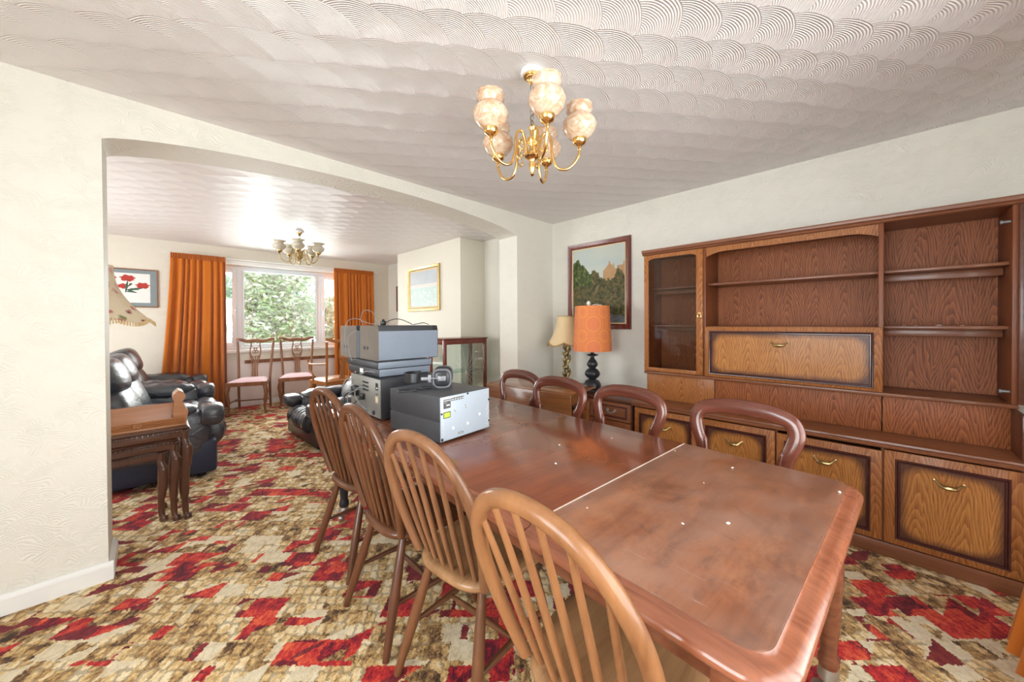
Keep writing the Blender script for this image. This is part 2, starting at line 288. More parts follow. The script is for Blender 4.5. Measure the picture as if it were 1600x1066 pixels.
# ------------------------------------------------------------------ mesh helpers
class MB:
    def __init__(s): s.v = []; s.f = []; s.mi = []; s.cm = 0
    def add(s, vs, fs):
        b = len(s.v); s.v += [tuple(p) for p in vs]; s.f += [tuple(b+i for i in q) for q in fs]; s.mi += [s.cm]*len(fs); return s
    def box(s, x0, x1, y0, y1, z0, z1):
        v = [(x, y, z) for z in (z0, z1) for y in (y0, y1) for x in (x0, x1)]
        return s.add(v, [(0, 2, 3, 1), (4, 5, 7, 6), (0, 1, 5, 4), (2, 6, 7, 3), (0, 4, 6, 2), (1, 3, 7, 5)])
    def bbox(s, x0, x1, y0, y1, z0, z1, b=.004):
        """box with chamfered edges"""
        b = min(b, (x1-x0)*.45, (y1-y0)*.45, (z1-z0)*.45)
        bm = bmesh.new(); bmesh.ops.create_cube(bm, size=1)
        for q in bm.verts: q.co = Vector(((x0+x1)/2+q.co.x*(x1-x0), (y0+y1)/2+q.co.y*(y1-y0), (z0+z1)/2+q.co.z*(z1-z0)))
        bmesh.ops.bevel(bm, geom=list(bm.edges), offset=b, segments=2, affect='EDGES', profile=.5)
        bm.verts.index_update(); s.add([q.co[:] for q in bm.verts], [[q.index for q in f.verts] for f in bm.faces]); bm.free(); return s
    def tube(s, pts, rad, n=10, closed=False, flat=1., up=None, cap=True):
        """sweep a (possibly flattened) circle; rad is a number or a list; flat scales the second axis"""
        pts = [Vector(p) for p in pts]; m = len(pts)
        rads = rad if isinstance(rad, (list, tuple)) else [rad]*m
        T = []
        for i in range(m):
            a = pts[(i-1) % m] if closed or i > 0 else pts[0]; b = pts[(i+1) % m] if closed or i < m-1 else pts[-1]
            T.append((b-a).normalized())
        if up is not None: nrm = Vector(up)
        else:
            nrm = Vector((0, 0, 1)) if abs(T[0].z) < .9 else Vector((1, 0, 0))
        vs = []
        for i in range(m):
            nrm = (Vector(up) if up is not None else nrm); nrm = nrm - T[i]*nrm.dot(T[i])
            if nrm.length < 1e-6: nrm = T[i].orthogonal()
            nrm.normalize(); bi = T[i].cross(nrm)
            for k in range(n):
                a = 2*pi*k/n; vs.append(pts[i] + bi*(cos(a)*rads[i]) + nrm*(sin(a)*rads[i]*flat))
        fs = []
        for i in range(m if closed else m-1):
            j = (i+1) % m
            for k in range(n): fs.append((i*n+k, i*n+(k+1) % n, j*n+(k+1) % n, j*n+k))
        if not closed and cap: fs.append(tuple(range(n-1, -1, -1))); fs.append(tuple((m-1)*n+k for k in range(n)))
        return s.add(vs, fs)
    def lathe(s, prof, c=(0, 0, 0), n=20, axis='Z', sy=1.):
        vs = []; fs = []; m = len(prof)
        for r, h in prof:
            for k in range(n):
                a = 2*pi*k/n; p = (r*cos(a), r*sin(a)*sy, h)
                if axis == 'X': p = (p[2], p[0], p[1])
                if axis == 'Y': p = (p[0], p[2], p[1])
                vs.append((c[0]+p[0], c[1]+p[1], c[2]+p[2]))
        for i in range(m-1):
            for k in range(n): fs.append((i*n+k, i*n+(k+1) % n, (i+1)*n+(k+1) % n, (i+1)*n+k))
        if prof[0][0] > 1e-5: fs.append(tuple(range(n-1, -1, -1)))
        if prof[-1][0] > 1e-5: fs.append(tuple((m-1)*n+k for k in range(n)))
        return s.add(vs, fs)
    def prism(s, poly, a0, a1, axis='Z'):
        """extrude a polygon; axis Z: (x,y), Y: (x,z), X: (y,z)"""
        def P(p, a): return {'Z': (p[0], p[1], a), 'Y': (p[0], a, p[1]), 'X': (a, p[0], p[1])}[axis]
        n = len(poly); vs = [P(p, a0) for p in poly]+[P(p, a1) for p in poly]
        return s.add(vs, [tuple(range(n-1, -1, -1)), tuple(range(n, 2*n))]+[(i, (i+1) % n, n+(i+1) % n, n+i) for i in range(n)])
    def rings(s, rings, cap0=True, cap1=True, closed=True):
        n = len(rings[0]); vs = [p for r in rings for p in r]; fs = []
        for i in range(len(rings)-1):
            for k in range(n if closed else n-1): fs.append((i*n+k, i*n+(k+1) % n, (i+1)*n+(k+1) % n, (i+1)*n+k))
        if cap0: fs.append(tuple(range(n-1, -1, -1)))
        if cap1: fs.append(tuple((len(rings)-1)*n+k for k in range(n)))
        return s.add(vs, fs)
    def grid(s, fn, nu, nv):
        vs = [fn(i/nu, j/nv) for j in range(nv+1) for i in range(nu+1)]
        return s.add(vs, [(j*(nu+1)+i, j*(nu+1)+i+1, (j+1)*(nu+1)+i+1, (j+1)*(nu+1)+i) for j in range(nv) for i in range(nu)])
    def pillow(s, c, d, e=.5, n=10, rot=None, fn=None):
        """superellipsoid cushion, half sizes d, squareness e (small = boxy)"""
        sg = lambda v, p: math.copysign(abs(v)**p, v)
        vs = []; fs = []; nu = n*2
        for j in range(n+1):
            ph = -pi/2+pi*j/n
            for i in range(nu):
                th = 2*pi*i/nu
                p = Vector((d[0]*sg(cos(ph), e)*sg(cos(th), e), d[1]*sg(cos(ph), e)*sg(sin(th), e), d[2]*sg(sin(ph), e)))
                if fn: p = Vector(fn(p))
                if rot: p = rot @ p
                vs.append(p+Vector(c))
        for j in range(n):
            for i in range(nu): fs.append((j*nu+i, j*nu+(i+1) % nu, (j+1)*nu+(i+1) % nu, (j+1)*nu+i))
        return s.add(vs, fs)
    def tf(s, M): s.v = [tuple(M @ Vector(p)) for p in s.v]; return s
    def move(s, x, y, z): s.v = [(a+x, b+y, c+z) for a, b, c in s.v]; return s
    def build(s, name, m, parent=None, smooth=40, mats=None):
        me = bpy.data.meshes.new(name); me.from_pydata(s.v, [], s.f)
        for k in (mats or [m]): me.materials.append(MT[k] if isinstance(k, str) else k)
        if mats:
            for p, i in zip(me.polygons, s.mi): p.material_index = i
        bm = bmesh.new(); bm.from_mesh(me); bmesh.ops.remove_doubles(bm, verts=bm.verts, dist=1e-6); bmesh.ops.delete(bm, geom=[q for q in bm.verts if not q.link_faces], context='VERTS'); bmesh.ops.recalc_face_normals(bm, faces=bm.faces); bm.to_mesh(me); bm.free()
        if smooth:
            for p in me.polygons: p.use_smooth = True
            me.set_sharp_from_angle(angle=R(smooth))
        o = bpy.data.objects.new(name, me); COL.objects.link(o)
        if parent is not None: o.parent = parent
        return o
def tag(o, label=None, cat=None, group=None, kind=None):
    if label: o['label'] = label
    if cat: o['category'] = cat
    if group: o['group'] = group
    if kind: o['kind'] = kind
    return o
def thing(name, label, cat, loc=(0, 0, 0), rz=0., group=None):
    o = bpy.data.objects.new(name, None); COL.objects.link(o); o.location = loc; o.rotation_euler = (0, 0, rz); o.empty_display_size = .1
    return tag(o, label, cat, group)
def dup(root, loc, rz, label=None, group=None):
    r = root.copy(); COL.objects.link(r); r.location = loc; r.rotation_euler = (0, 0, rz)
    if label: r['label'] = label
    if group: r['group'] = group
    for ch in list(root.children):
        c = ch.copy(); COL.objects.link(c); c.parent = r
        for g in list(ch.children):
            d = g.copy(); COL.objects.link(d); d.parent = c
    return r
def structure(name, mb, m, smooth=0): return tag(mb.build(name, m, None, smooth), kind='structure')
def spline(P, k=8):
    """Catmull-Rom through points"""
    P = [Vector(p) for p in P]; out = []
    for i in range(len(P)-1):
        a = P[i-1] if i > 0 else P[0]*2-P[1]; b, c = P[i], P[i+1]; d = P[i+2] if i+2 < len(P) else P[-1]*2-P[-2]
        for j in range(k):
            t = j/k; out.append(.5*((2*b)+(-a+c)*t+(2*a-5*b+4*c-d)*t*t+(-a+3*b-3*c+d)*t**3))
    out.append(P[-1]); return out
def frame_x(mb, x, y0, y1, z0, z1, prof):
    """mitred moulding round a rectangle in a plane of constant X; prof = (inset, x offset) pairs"""
    rings = [[(x+o, y0+i, z0+i), (x+o, y1-i, z0+i), (x+o, y1-i, z1-i), (x+o, y0+i, z1-i)] for i, o in prof]
    return mb.rings(rings, False, False)
def frame_y(mb, y, x0, x1, z0, z1, prof):
    rings = [[(x0+i, y+o, z0+i), (x1-i, y+o, z0+i), (x1-i, y+o, z1-i), (x0+i, y+o, z1-i)] for i, o in prof]
    return mb.rings(rings, False, False)

# ------------------------------------------------------------------ the setting
YW = 2.68; YW2 = 2.95; XR = 3.33; XL = -2.0; YB = -.72; YF = 6.83; H = 2.40; JL, JR = -.165, 2.735
structure('floor', MB().box(XL-.1, XR+.1, YB-.1, YF+.1, -.08, 0), 'carpet')
structure('ceiling', MB().box(XL-.1, XR+.1, YB-.1, YF+.1, H, H+.08), 'ceiling')
structure('wall_right', MB().box(XR, XR+.15, YB-.1, YF+.1, 0, H), 'wall')
def arch_z(x):
    t = (x-(JL+JR)/2)/((JR-JL)/2); return 2.168+.132*max(0, 1-t*t)**.7
wa = MB()
wa.box(XL, JL, YW, YW2, 0, H); wa.box(JR, XR, YW, YW2, 0, H)
xs = [JL+(JR-JL)*(1-cos(pi*i/40))/2 for i in range(41)]
ring = lambda y: [(x, y, arch_z(x)) for x in xs]+[(x, y, H) for x in reversed(xs)]
a, b = ring(YW), ring(YW2); n_ = len(xs)
wa.add(a+b, [(i, 2*n_-1-i, 2*n_-2-i, i+1) for i in range(n_-1)]+[(2*n_+i, 2*n_+i+1, 4*n_-2-i, 4*n_-1-i) for i in range(n_-1)]+[(i, i+1, 2*n_+i+1, 2*n_+i) for i in range(n_-1)])
structure('wall_arch', wa, 'wall', 30)
def wall_opening_y(mb, x0, x1, y0, y1, ox0, ox1, oz0, oz1):
    mb.box(x0, ox0, y0, y1, 0, H); mb.box(ox1, x1, y0, y1, 0, H); mb.box(ox0, ox1, y0, y1, 0, oz0); mb.box(ox0, ox1, y0, y1, oz1, H); return mb
def wall_opening_x(mb, y0, y1, x0, x1, oy0, oy1, oz0, oz1):
    mb.box(x0, x1, y0, oy0, 0, H); mb.box(x0, x1, oy1, y1, 0, H); mb.box(x0, x1, oy0, oy1, 0, oz0); mb.box(x0, x1, oy0, oy1, oz1, H); return mb
structure('wall_back', wall_opening_y(MB(), XL, XR, YB-.12, YB, -.2, 2.1, .45, 2.15), 'wall')
structure('wall_left', wall_opening_x(MB(), YB, YW, XL-.12, XL, -.55, 1.25, .5, 2.15), 'wall')
structure('wall_living_left', wall_opening_x(MB(), YW2, YF, XL-.12, XL, 3.9, 5.9, .6, 2.15), 'wall2')
WX0, WX1, WZ0, WZ1 = .50, 2.72, .865, 2.155
structure('wall_window', wall_opening_y(MB(), XL, XR, YF, YF+.25, WX0, WX1, WZ0, WZ1), 'wall2')
structure('wall_below_window', MB().box(.55, 2.75, YF-.012, YF-.001, .10, .70), 'pinkwall')
structure('wall_chimney_breast', MB().box(2.92, XR-.002, 3.915, 5.65, 0, H-.002), 'wall2')
# baseboards
def board(pts, h=.088, t=.02):
    m = MB(); prof = [(0, 0), (t, 0), (t, h-.014), (t*.55, h-.004), (t*.3, h), (0, h)]
    return m, prof
m = MB(); m.prism([(YW-.02, 0), (YW-.0005, 0), (YW-.0005, .088), (YW-.008, .088), (YW-.018, .078), (YW-.02, .07)], XL+.002, JL+.018, 'X')
structure('baseboard_arch', m, 'white')
m = MB(); m.prism([(JL+.0005, 0), (JL+.02, 0), (JL+.02, .075), (JL+.008, .088), (JL+.0005, .088)], YW+.0005, YW2-.002, 'Y'); structure('baseboard_jamb', m, 'white')
m = MB(); m.box(XL+.002, XR-.42, YF-.016, YF-.0005, 0, .085); structure('baseboard_window', m, 'white')
m = MB(); m.box(XR-.018, XR-.0005, YB+.001, YW-.001, 0, .085); structure('baseboard_right', m, 'white')
m = MB(); m.bbox(2.903, 2.9195, 3.92, 5.645, 0, .085); structure('baseboard_chimney', m, 'white')
structure('trim_1', MB().bbox(1.0, 2.74, YF-.035, YF-.0125, .655, .705, .004), 'walnut')
structure('trim_2', MB().bbox(.48, 2.74, YF-.035, YF+.0995, WZ0-.045, WZ0-.001, .008), 'white')
structure('trim_3', MB().bbox(.42, 2.80, YF-.03, YF-.0005, WZ1+.001, WZ1+.06, .006), 'white')
# far window: frame, three sashes with panes
wnd = tag(bpy.data.objects.new('window_1', None), kind='structure'); COL.objects.link(wnd); wnd.location = (0, YF+.13, 0)
m = MB()
for (x0, x1, z0, z1) in ((WX0, WX0+.06, WZ0, WZ1), (WX1-.06, WX1, WZ0, WZ1), (WX0+.06, WX1-.06, WZ0, WZ0+.06), (WX0+.06, WX1-.06, WZ1-.06, WZ1), (.93, 1.0, WZ0+.06, WZ1-.06), (2.055, 2.125, WZ0+.06, WZ1-.06)):
    m.bbox(x0, x1, -.035, .035, z0, z1, .006)
m.build('window_frame', 'upvc', wnd)
for x0, x1, sash in ((WX0+.06, .93, 1), (1.0, 2.055, 0), (2.125, WX1-.06, 1)):
    w = .055 if sash else .022; m = MB()
    for (a0, a1, b0, b1) in ((x0, x0+w, WZ0+.06, WZ1-.06), (x1-w, x1, WZ0+.06, WZ1-.06), (x0+w, x1-w, WZ0+.06, WZ0+.06+w), (x0+w, x1-w, WZ1-.06-w, WZ1-.06)): m.bbox(a0, a1, -.05, -.005 if sash else -.02, b0, b1, .005)
    s_ = m.build('sash', 'upvc', wnd)
    MB().box(x0+w-.004, x1-w+.004, -.03, -.024, WZ0+.06+w-.004, WZ1-.06-w+.004).build('pane', 'glass', s_)
    if sash:
        hx = x1-w/2 if x0 < 1 else x0+w/2
        MB().bbox(hx-.012, hx+.012, -.066, -.050, 1.43, 1.50, .004).tube([(hx, -.066, 1.48), (hx, -.085, 1.475), (hx, -.085, 1.38)], .007, 8).build('handle', 'upvc', s_)
# back window, and unseen left windows added to let fill light in
def simple_window(nm, ax, c, a0, a1, z0, z1, nb):
    o = tag(bpy.data.objects.new(nm, None), kind='structure'); COL.objects.link(o)
    m = MB(); g = MB(); w = .06
    ed = [a0+(a1-a0)*i/nb for i in range(nb+1)]
    def bx(mm, p0, p1, q0, q1, d):
        if ax == 'Y': mm.box(p0, p1, c-d, c+d, q0, q1)
        else: mm.box(c-d, c+d, p0, p1, q0, q1)
    bx(m, a0, a1, z0, z0+w, .03); bx(m, a0, a1, z1-w, z1, .03)
    for i, e in enumerate(ed): bx(m, max(a0, e-w/2), min(a1, e+w/2), z0+w, z1-w, .03)
    m.build('window_frame', 'upvc', o)
    for i in range(nb):
        g = MB(); bx(g, max(ed[i], a0)+w*.4, ed[i+1]-w*.4, z0+w-.004, z1-w+.004, .004); g.build('pane', 'glass', o)
simple_window('window_2', 'Y', YB-.06, -.2, 2.1, .45, 2.15, 3)
simple_window('added_window_side', 'X', XL-.06, -.55, 1.25, .5, 2.15, 2)  # unseen window, added to light the near room
simple_window('added_window_living', 'X', XL-.06, 3.9, 5.9, .6, 2.15, 2)  # unseen too, added so the living room gets side light
# garden beyond the far window
structure('ground', MB().box(-9, 14, YF+.26, 24, -.35, -.25), 'soil')
def bush(name, label, cx, cy, w, d, h, n, mt, size, group='shrubs beyond the window', seed=1):
    rnd = random.Random(seed); t = thing(name, label, 'shrub', (cx, cy, -.25), 0, group); m = MB()
    blobs = [(rnd.uniform(-w, w)*.8, rnd.uniform(-d, d)*.6, rnd.uniform(.12, .9)*h, rnd.uniform(.3, .6)) for _ in range(46)]
    for i in range(n):
        bx, by, bz, br = blobs[i % len(blobs)]
        v = Vector((rnd.gauss(0, 1), rnd.gauss(0, 1), rnd.gauss(0, 1))).normalized()*br*rnd.uniform(.55, 1.05)
        p = Vector((bx, by, max(.05, bz)))+v
        if p.z < .02: p.z = .02+rnd.random()*.2
        a = Vector((rnd.gauss(0, 1), rnd.gauss(0, 1), rnd.gauss(0, .6))).normalized(); b = a.orthogonal().normalized()
        b = (Matrix.Rotation(rnd.uniform(0, 6.3), 3, a) @ b); sz = size*rnd.uniform(.6, 1.4)
        m.add([p-a*sz, p-b*sz*.4, p+a*sz, p+b*sz*.4], [(0, 1, 2, 3)])
    me = bpy.data.meshes.new('foliage'); me.from_pydata(m.v, [], m.f); me.materials.append(MT[mt]); o = bpy.data.objects.new('foliage', me); COL.objects.link(o); o.parent = t; o['kind'] = 'stuff'
    for k in range(3):
        x = rnd.uniform(-.3, .3)*w; s = MB(); pts = [(x, 0, 0)]+[(x+rnd.uniform(-.2, .2)*q, rnd.uniform(-.1, .1), h*q*.28) for q in (1, 2, 3)]
        s.tube(spline(pts, 5), [.05-.04*i/15 for i in range(16)], 7); s.build('stem', 'bark', t)
    return t
MT['leaf_g'] = leafmat('green_leaves', [(.25, (.13, .27, .12)), (.5, (.34, .54, .28)), (.75, (.62, .76, .50))])
MT['leaf_b'] = leafmat('blue_green_leaves', [(.25, (.14, .27, .20)), (.5, (.38, .56, .46)), (.75, (.70, .82, .74))])
MT['leaf_p'] = leafmat('pale_leaves_and_blossom', [(.25, (.30, .38, .13)), (.45, (.56, .68, .45)), (.62, (.78, .66, .62)), (.8, (.85, .83, .75))])
bush('evergreen_shrub', 'blue-green leafy shrub outside the left part of the far window', -.2, 10.6, 1.15, .7, 3.6, 9000, 'leaf_b', .085, seed=2)
bush('blossom_shrub', 'pale pink and yellow-green blossoming shrub outside the middle of the far window', 2.35, 11.2, .95, .6, 3.6, 11000, 'leaf_p', .075, seed=5)
bush('laurel_shrub', 'bright green dense shrub outside the right part of the far window', 5.2, 11.0, 1.15, .7, 3.9, 9000, 'leaf_g', .09, seed=9)
bush('hedge', 'tall pale green hedge behind the garden shrubs', 1.4, 13.4, 4.2, .6, 5.2, 14000, 'leaf_b', .13, seed=12)
# ------------------------------------------------------------------ dining table
TZ = .72; TR = R(-3.2)
tbl = thing('dining_table', 'long mahogany extending dining table with worn leaves and turned legs on castors', 'table', (1.157, .055, 0), TR)
def outline(hw, y0, y1, r0, r1, ins, n=7):
    """plan of a leaf; r0/r1 = corner radius at the near/far end, 0 = straight joint (no inset)"""
    a0 = y0+(ins if r0 else 0); a1 = y1-(ins if r1 else 0); w = hw-ins; P = []
    def cor(cx, cy, r, s):
        return [(cx+r*cos(s+pi/2*i/n), cy+r*sin(s+pi/2*i/n)) for i in range(n+1)]
    if r0: q = max(.012, r0-ins); P += cor(-w+q, a0+q, q, pi)+cor(w-q, a0+q, q, 1.5*pi)
    else: P += [(-w, a0), (w, a0)]
    if r1: q = max(.012, r1-ins); P += cor(w-q, a1-q, q, 0)+cor(-w+q, a1-q, q, pi/2)
    else: P += [(w, a1), (-w, a1)]
    return P
def leaf(y0, y1, r0, r1, mt):
    hw = .515; rr = lambda ins, z: [(x, y, z) for x, y in outline(hw, y0, y1, r0, r1, ins)]
    m = MB(); m.rings([rr(.040, TZ-.03), rr(.040, TZ-.001), rr(.0425, TZ)], True, True); t = m.build('table_leaf', mt, tbl, 30)
    e = MB(); prof = [(.0395, TZ-.002), (.034, TZ-.0075), (.022, TZ-.0085), (.010, TZ-.013), (.002, TZ-.022), (0, TZ-.030), (.004, TZ-.038), (.012, TZ-.042), (.10, TZ-.042)]
    rs = [rr(i, z) for i, z in prof]; n = len(rs[0])
    # only along the moulded sides: drop the straight joints
    vs = [p for r_ in rs for p in r_]; fs = []
    for i in range(len(rs)-1):
        for k in range(n):
            k2 = (k+1) % n; ya, yb = rs[0][k][1], rs[0][k2][1]
            if (not r0 and abs(ya-y0) < 1e-6 and abs(yb-y0) < 1e-6) or (not r1 and abs(ya-y1) < 1e-6 and abs(yb-y1) < 1e-6): continue
            fs.append((i*n+k, i*n+k2, (i+1)*n+k2, (i+1)*n+k))
    cut = not r0 and not r1
    for sd in ((-1, 1) if cut else (0,)):
        e = MB(); e.add(vs, [f for f in fs if not sd or vs[f[0]][0]*sd > 0]); e.build('moulded_edge', 'tableedge', t, 50)
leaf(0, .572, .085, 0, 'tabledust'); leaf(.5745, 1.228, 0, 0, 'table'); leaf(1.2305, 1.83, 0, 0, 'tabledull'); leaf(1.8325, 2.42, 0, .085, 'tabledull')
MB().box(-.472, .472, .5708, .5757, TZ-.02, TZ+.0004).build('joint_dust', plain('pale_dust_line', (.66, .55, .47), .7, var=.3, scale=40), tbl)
m = MB()
for (x0, x1, y0, y1) in ((-.43, -.405, .09, 2.33), (.405, .43, .09, 2.33), (-.405, .405, .09, .115), (-.405, .405, 2.305, 2.33)): m.bbox(x0, x1, y0, y1, TZ-.135, TZ-.0425, .003)
m.build('apron', 'tableleg', tbl)
legp = [(.024, .10), (.030, .115), (.028, .135), (.022, .15), (.024, .18), (.032, .27), (.038, .40), (.040, .45), (.033, .475), (.044, .49), (.044, .505), (.032, .52), (.040, .535), (.042, .55), (.042, .58)]
for sx in (-1, 1):
    for y in (.085, 2.30):
        x = sx*.435
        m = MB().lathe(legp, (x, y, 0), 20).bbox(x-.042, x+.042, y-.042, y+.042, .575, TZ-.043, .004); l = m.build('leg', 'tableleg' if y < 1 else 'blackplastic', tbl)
        c = MB().lathe([(.020, .062), (.030, .064), (.028, .085), (.024, .104), (.010, .106)], (x, y, 0), 16)
        c.tube([(x-.012, y, .062), (x-.022, y+.01, .04), (x-.026, y+.018, .024)], .006, 8).tube([(x+.012, y, .062), (x+.004, y+.01, .04), (x-.004, y+.018, .024)], .006, 8)
        c.lathe([(.004, -.016), (.02, -.014), (.024, -.006), (.024, .006), (.02, .014), (.004, .016)], (x-.015, y+.02, .0245), 16, 'X'); c.build('castor', 'castor', l)
# crumbs of plaster on the table
for i, (a, b) in enumerate(((.35, .56), (-.18, .30), (-.09, .22), (.12, .36), (.33, .34), (.36, .05), (-.3, .52), (.05, .93), (-.12, .80), (.30, .83))):
    p = Matrix.Rotation(TR, 3, 'Z') @ Vector((a, b, 0)); s = .0018+.0011*(i % 3)
    o = MB().pillow((0, 0, s*.55), (s*1.5, s, s*.55), .8, 4).build('plaster_crumb', 'whiteprint', None); o.location = (1.157+p.x, .055+p.y, TZ+.0002); o.rotation_euler = (0, 0, i*1.3)
    tag(o, 'tiny white crumb of plaster on the dusty end leaf of the table' if b < .572 else 'tiny white crumb of plaster on the reddish middle leaf of the table', 'crumb', 'plaster crumbs on the end leaf' if b < .572 else 'plaster crumbs on the middle leaf')
# ------------------------------------------------------------------ hoop-back chairs (seat faces +X)
def hoop_pts(Wd, HT, lean, wb=.165, x0=-.165, zs=.43, s1=.26, n=14):
    P = []
    for k in range(6): t = k/6; P.append((wb+(Wd-wb)*sin(t*pi/2), s1*t))
    for k in range(n+1):
        a_ = k/n*pi/2; P.append((Wd*cos(a_)**.9 if k < n else 0, s1+(HT-s1)*sin(a_)**.95))
    full = P+[(-w, s) for w, s in P[-2::-1]]
    return [(x0-s*sin(lean), w, zs+s*cos(lean)) for w, s in full], P
def hoop_half(P, s):
    for (w0, s0), (w1, s1) in zip(P, P[1:]):
        if s0 <= s <= s1: return w0+(w1-w0)*(s-s0)/max(1e-6, s1-s0)
    return 0
def make_hoop_chair(mats, label, Wd=.205, HT=.50, lean=R(17), nsp=6):
    t = thing('hoop_back_chair', label, 'chair', group='hoop-back chairs along the table'); hm, sm, lm = mats
    # seat: rounded trapezoid with dished top
    def so(ins, z, dish=False):
        out = []
        for i in range(40):
            a_ = 2*pi*i/40; c_, s_ = cos(a_), sin(a_); x = .205*math.copysign(abs(c_)**.62, c_); y = .205*math.copysign(abs(s_)**.62, s_)
            y *= (1 + .10*(x/.2)) * .98; k = 1-ins/.2; out.append((x*k, y*k, z))
        return out
    MB().rings([so(.035, .392), so(.008, .402), so(0, .414), so(.004, .428), so(.02, .433), so(.05, .431), so(.10, .426), so(.17, .424)]).build('seat', sm, t, 60)
    hp, P = hoop_pts(Wd, HT, lean)
    k = len(hp); MB().tube(hp, [.0175 + .0025*sin(pi*i/(k-1)) for i in range(k)], 12, flat=.88, up=(0, 1, 0) if False else None).build('hoop', hm, t, 70)
    for i in range(nsp):
        f = (i-(nsp-1)/2)/((nsp-1)/2); yb = f*.118; yt = f*.155
        s = HT
        while s > .1 and hoop_half(P, s) < abs(yt): s -= .004
        s -= .004; b0 = Vector((-.158+.012*(1-f*f)*-1, yb, .425)); b1 = Vector((-.165-s*sin(lean), yt, .43+s*cos(lean)))
        MB().tube([b0+(b1-b0)*q for q in (0, .3, .6, 1)], [.0074, .0098, .0088, .0068], 9).build('spindle', hm, t, 70)
    legs = {}
    for sx, sy in ((-1, 1), (-1, -1), (1, 1), (1, -1)):
        a_ = Vector((sx*.125-.01, sy*.125, .405)); b_ = Vector((sx*.215-.03, sy*.192, .004)); legs[sx, sy] = (a_, b_)
        MB().tube([a_+(b_-a_)*q for q in (0, .3, .55, .9, 1)], [.0135, .018, .0195, .0145, .013], 12).build('leg', lm, t, 70)
    mid = {}
    for sy in (1, -1):
        p = [legs[s_, sy][0].lerp(legs[s_, sy][1], .58) for s_ in (-1, 1)]; mid[sy] = (p[0]+p[1])/2
        MB().tube([p[0].lerp(p[1], q) for q in (0, .25, .5, .75, 1)], [.007, .010, .012, .010, .007], 10).build('stretcher', lm, t, 70)
    MB().tube([mid[1].lerp(mid[-1], q) for q in (0, .25, .5, .75, 1)], [.007, .010, .012, .010, .007], 10).build('stretcher', lm, t, 70)
    return t
hc = make_hoop_chair(('elmlight', 'elmseat', 'elm'), 'pale hoop-back chair closest to the near corner of the dining table', .205, .525, R(20)); hc.location = (.82, .455, 0)
h3 = make_hoop_chair(('elmthird', 'elmseat', 'elm'), 'brown hoop-back chair tucked under the table opposite the grey box, second from the near end'); h3.location = (.872, 1.04, 0); h3.rotation_euler.z = R(6)
h2 = make_hoop_chair(('elmmid', 'elmmid', 'elmdark'), 'darker hoop-back chair third from the near end of the table, beside the near grey box', .215, .50, R(13)); h2.location = (.845, 1.47, 0)
h1 = dup(h2, (.885, 2.0, 0), R(5), 'dark hoop-back chair at the far end of the table row, before the wired hi-fi stack')
# ------------------------------------------------------------------ balloon-back chairs (seat faces +X)
def make_balloon():
    t = thing('balloon_back_chair', 'polished mahogany balloon-back chair', 'chair', group='balloon-back chairs along the table')
    P = [(.150, .46), (.152, .56), (.158, .63), (.170, .68), (.190, .735), (.198, .785), (.176, .830), (.118, .852), (.06, .860), (0, .862)]
    xs_ = lambda z: -.185-(z-.45)*.17
    full = [(y, z) for y, z in P]+[(-y, z) for y, z in P[-2::-1]]
    pts = spline([(xs_(z), y, z) for y, z in full], 6); k = len(pts)
    rad = [.022+.013*max(0, sin(pi*i/(k-1)))**1.2 for i in range(k)]
    MB().tube(pts, rad, 16, flat=.50, up=(-1, 0, -.17)).build('balloon_back', 'mahog', t, 70)
    for s_ in (1, -1): MB().tube(spline([(xs_(z), s_*y, z) for y, z in ((.168, .715), (.152, .700), (.146, .66), (.142, .60), (.140, .50))], 5), [.006]*2+[.010]*4+[.014]*15, 10, flat=.7).build('scroll_notch', 'mahog', t, 60)
    MB().tube(spline([(xs_(.585), .15, .585), (xs_(.57)-.02, .075, .575), (xs_(.59)-.026, 0, .592), (xs_(.57)-.02, -.075, .575), (xs_(.585), -.15, .585)], 6), .016, 10, flat=.6, up=(-1, 0, 0)).build('cross_rail', 'mahog', t, 70)
    def so(ins, z):
        out = []
        for i in range(32):
            a_ = 2*pi*i/32; c_, s_ = cos(a_), sin(a_); x = .20*math.copysign(abs(c_)**.55, c_); y = .172*math.copysign(abs(s_)**.55, s_)*(1+.06*x/.2); q = 1-ins/.2; out.append((x*q, y*q, z))
        return out
    MB().rings([so(.004, .375), so(0, .38), so(0, .42), so(.006, .425)]).build('seat_rail', 'mahog', t, 50)
    MB().rings([so(.008, .4255), so(.012, .445), so(.04, .462), so(.10, .470), so(.17, .472)]).build('seat', 'damask', t, 60)
    for sy in (1, -1):
        MB().lathe([(.013, 0), (.016, .01), (.015, .03), (.020, .2), (.024, .30), (.018, .315), (.027, .33), (.027, .345), (.020, .36), (.022, .376)], (.165, sy*.140, 0), 14).build('leg', 'mahog', t, 60)
        MB().tube(spline([(-.185, sy*.155, .47), (-.185, sy*.155, .38), (-.20, sy*.16, .2), (-.255, sy*.17, .0065)], 4), .017, 10).build('leg', 'mahog', t, 60)
    return t
# chairs face the table (-X), so rotate by 180 degrees
bl = make_balloon(); bl.location = (1.66, .445, 0); bl.rotation_euler.z = pi+R(-2)
bl['label'] = 'polished mahogany balloon-back chair nearest the camera, against the dusty end leaf'
dup(bl, (1.66, 1.01, 0), pi+R(-3), 'polished mahogany balloon-back chair second from the near end, before the orange lamp')
dup(bl, (1.67, 1.505, 0), pi+R(-2), 'polished mahogany balloon-back chair third along, before the drop-leaf table')
dup(bl, (1.745, 1.95, 0), pi+R(-4), 'polished mahogany balloon-back chair at the far end, half hidden behind its neighbour')
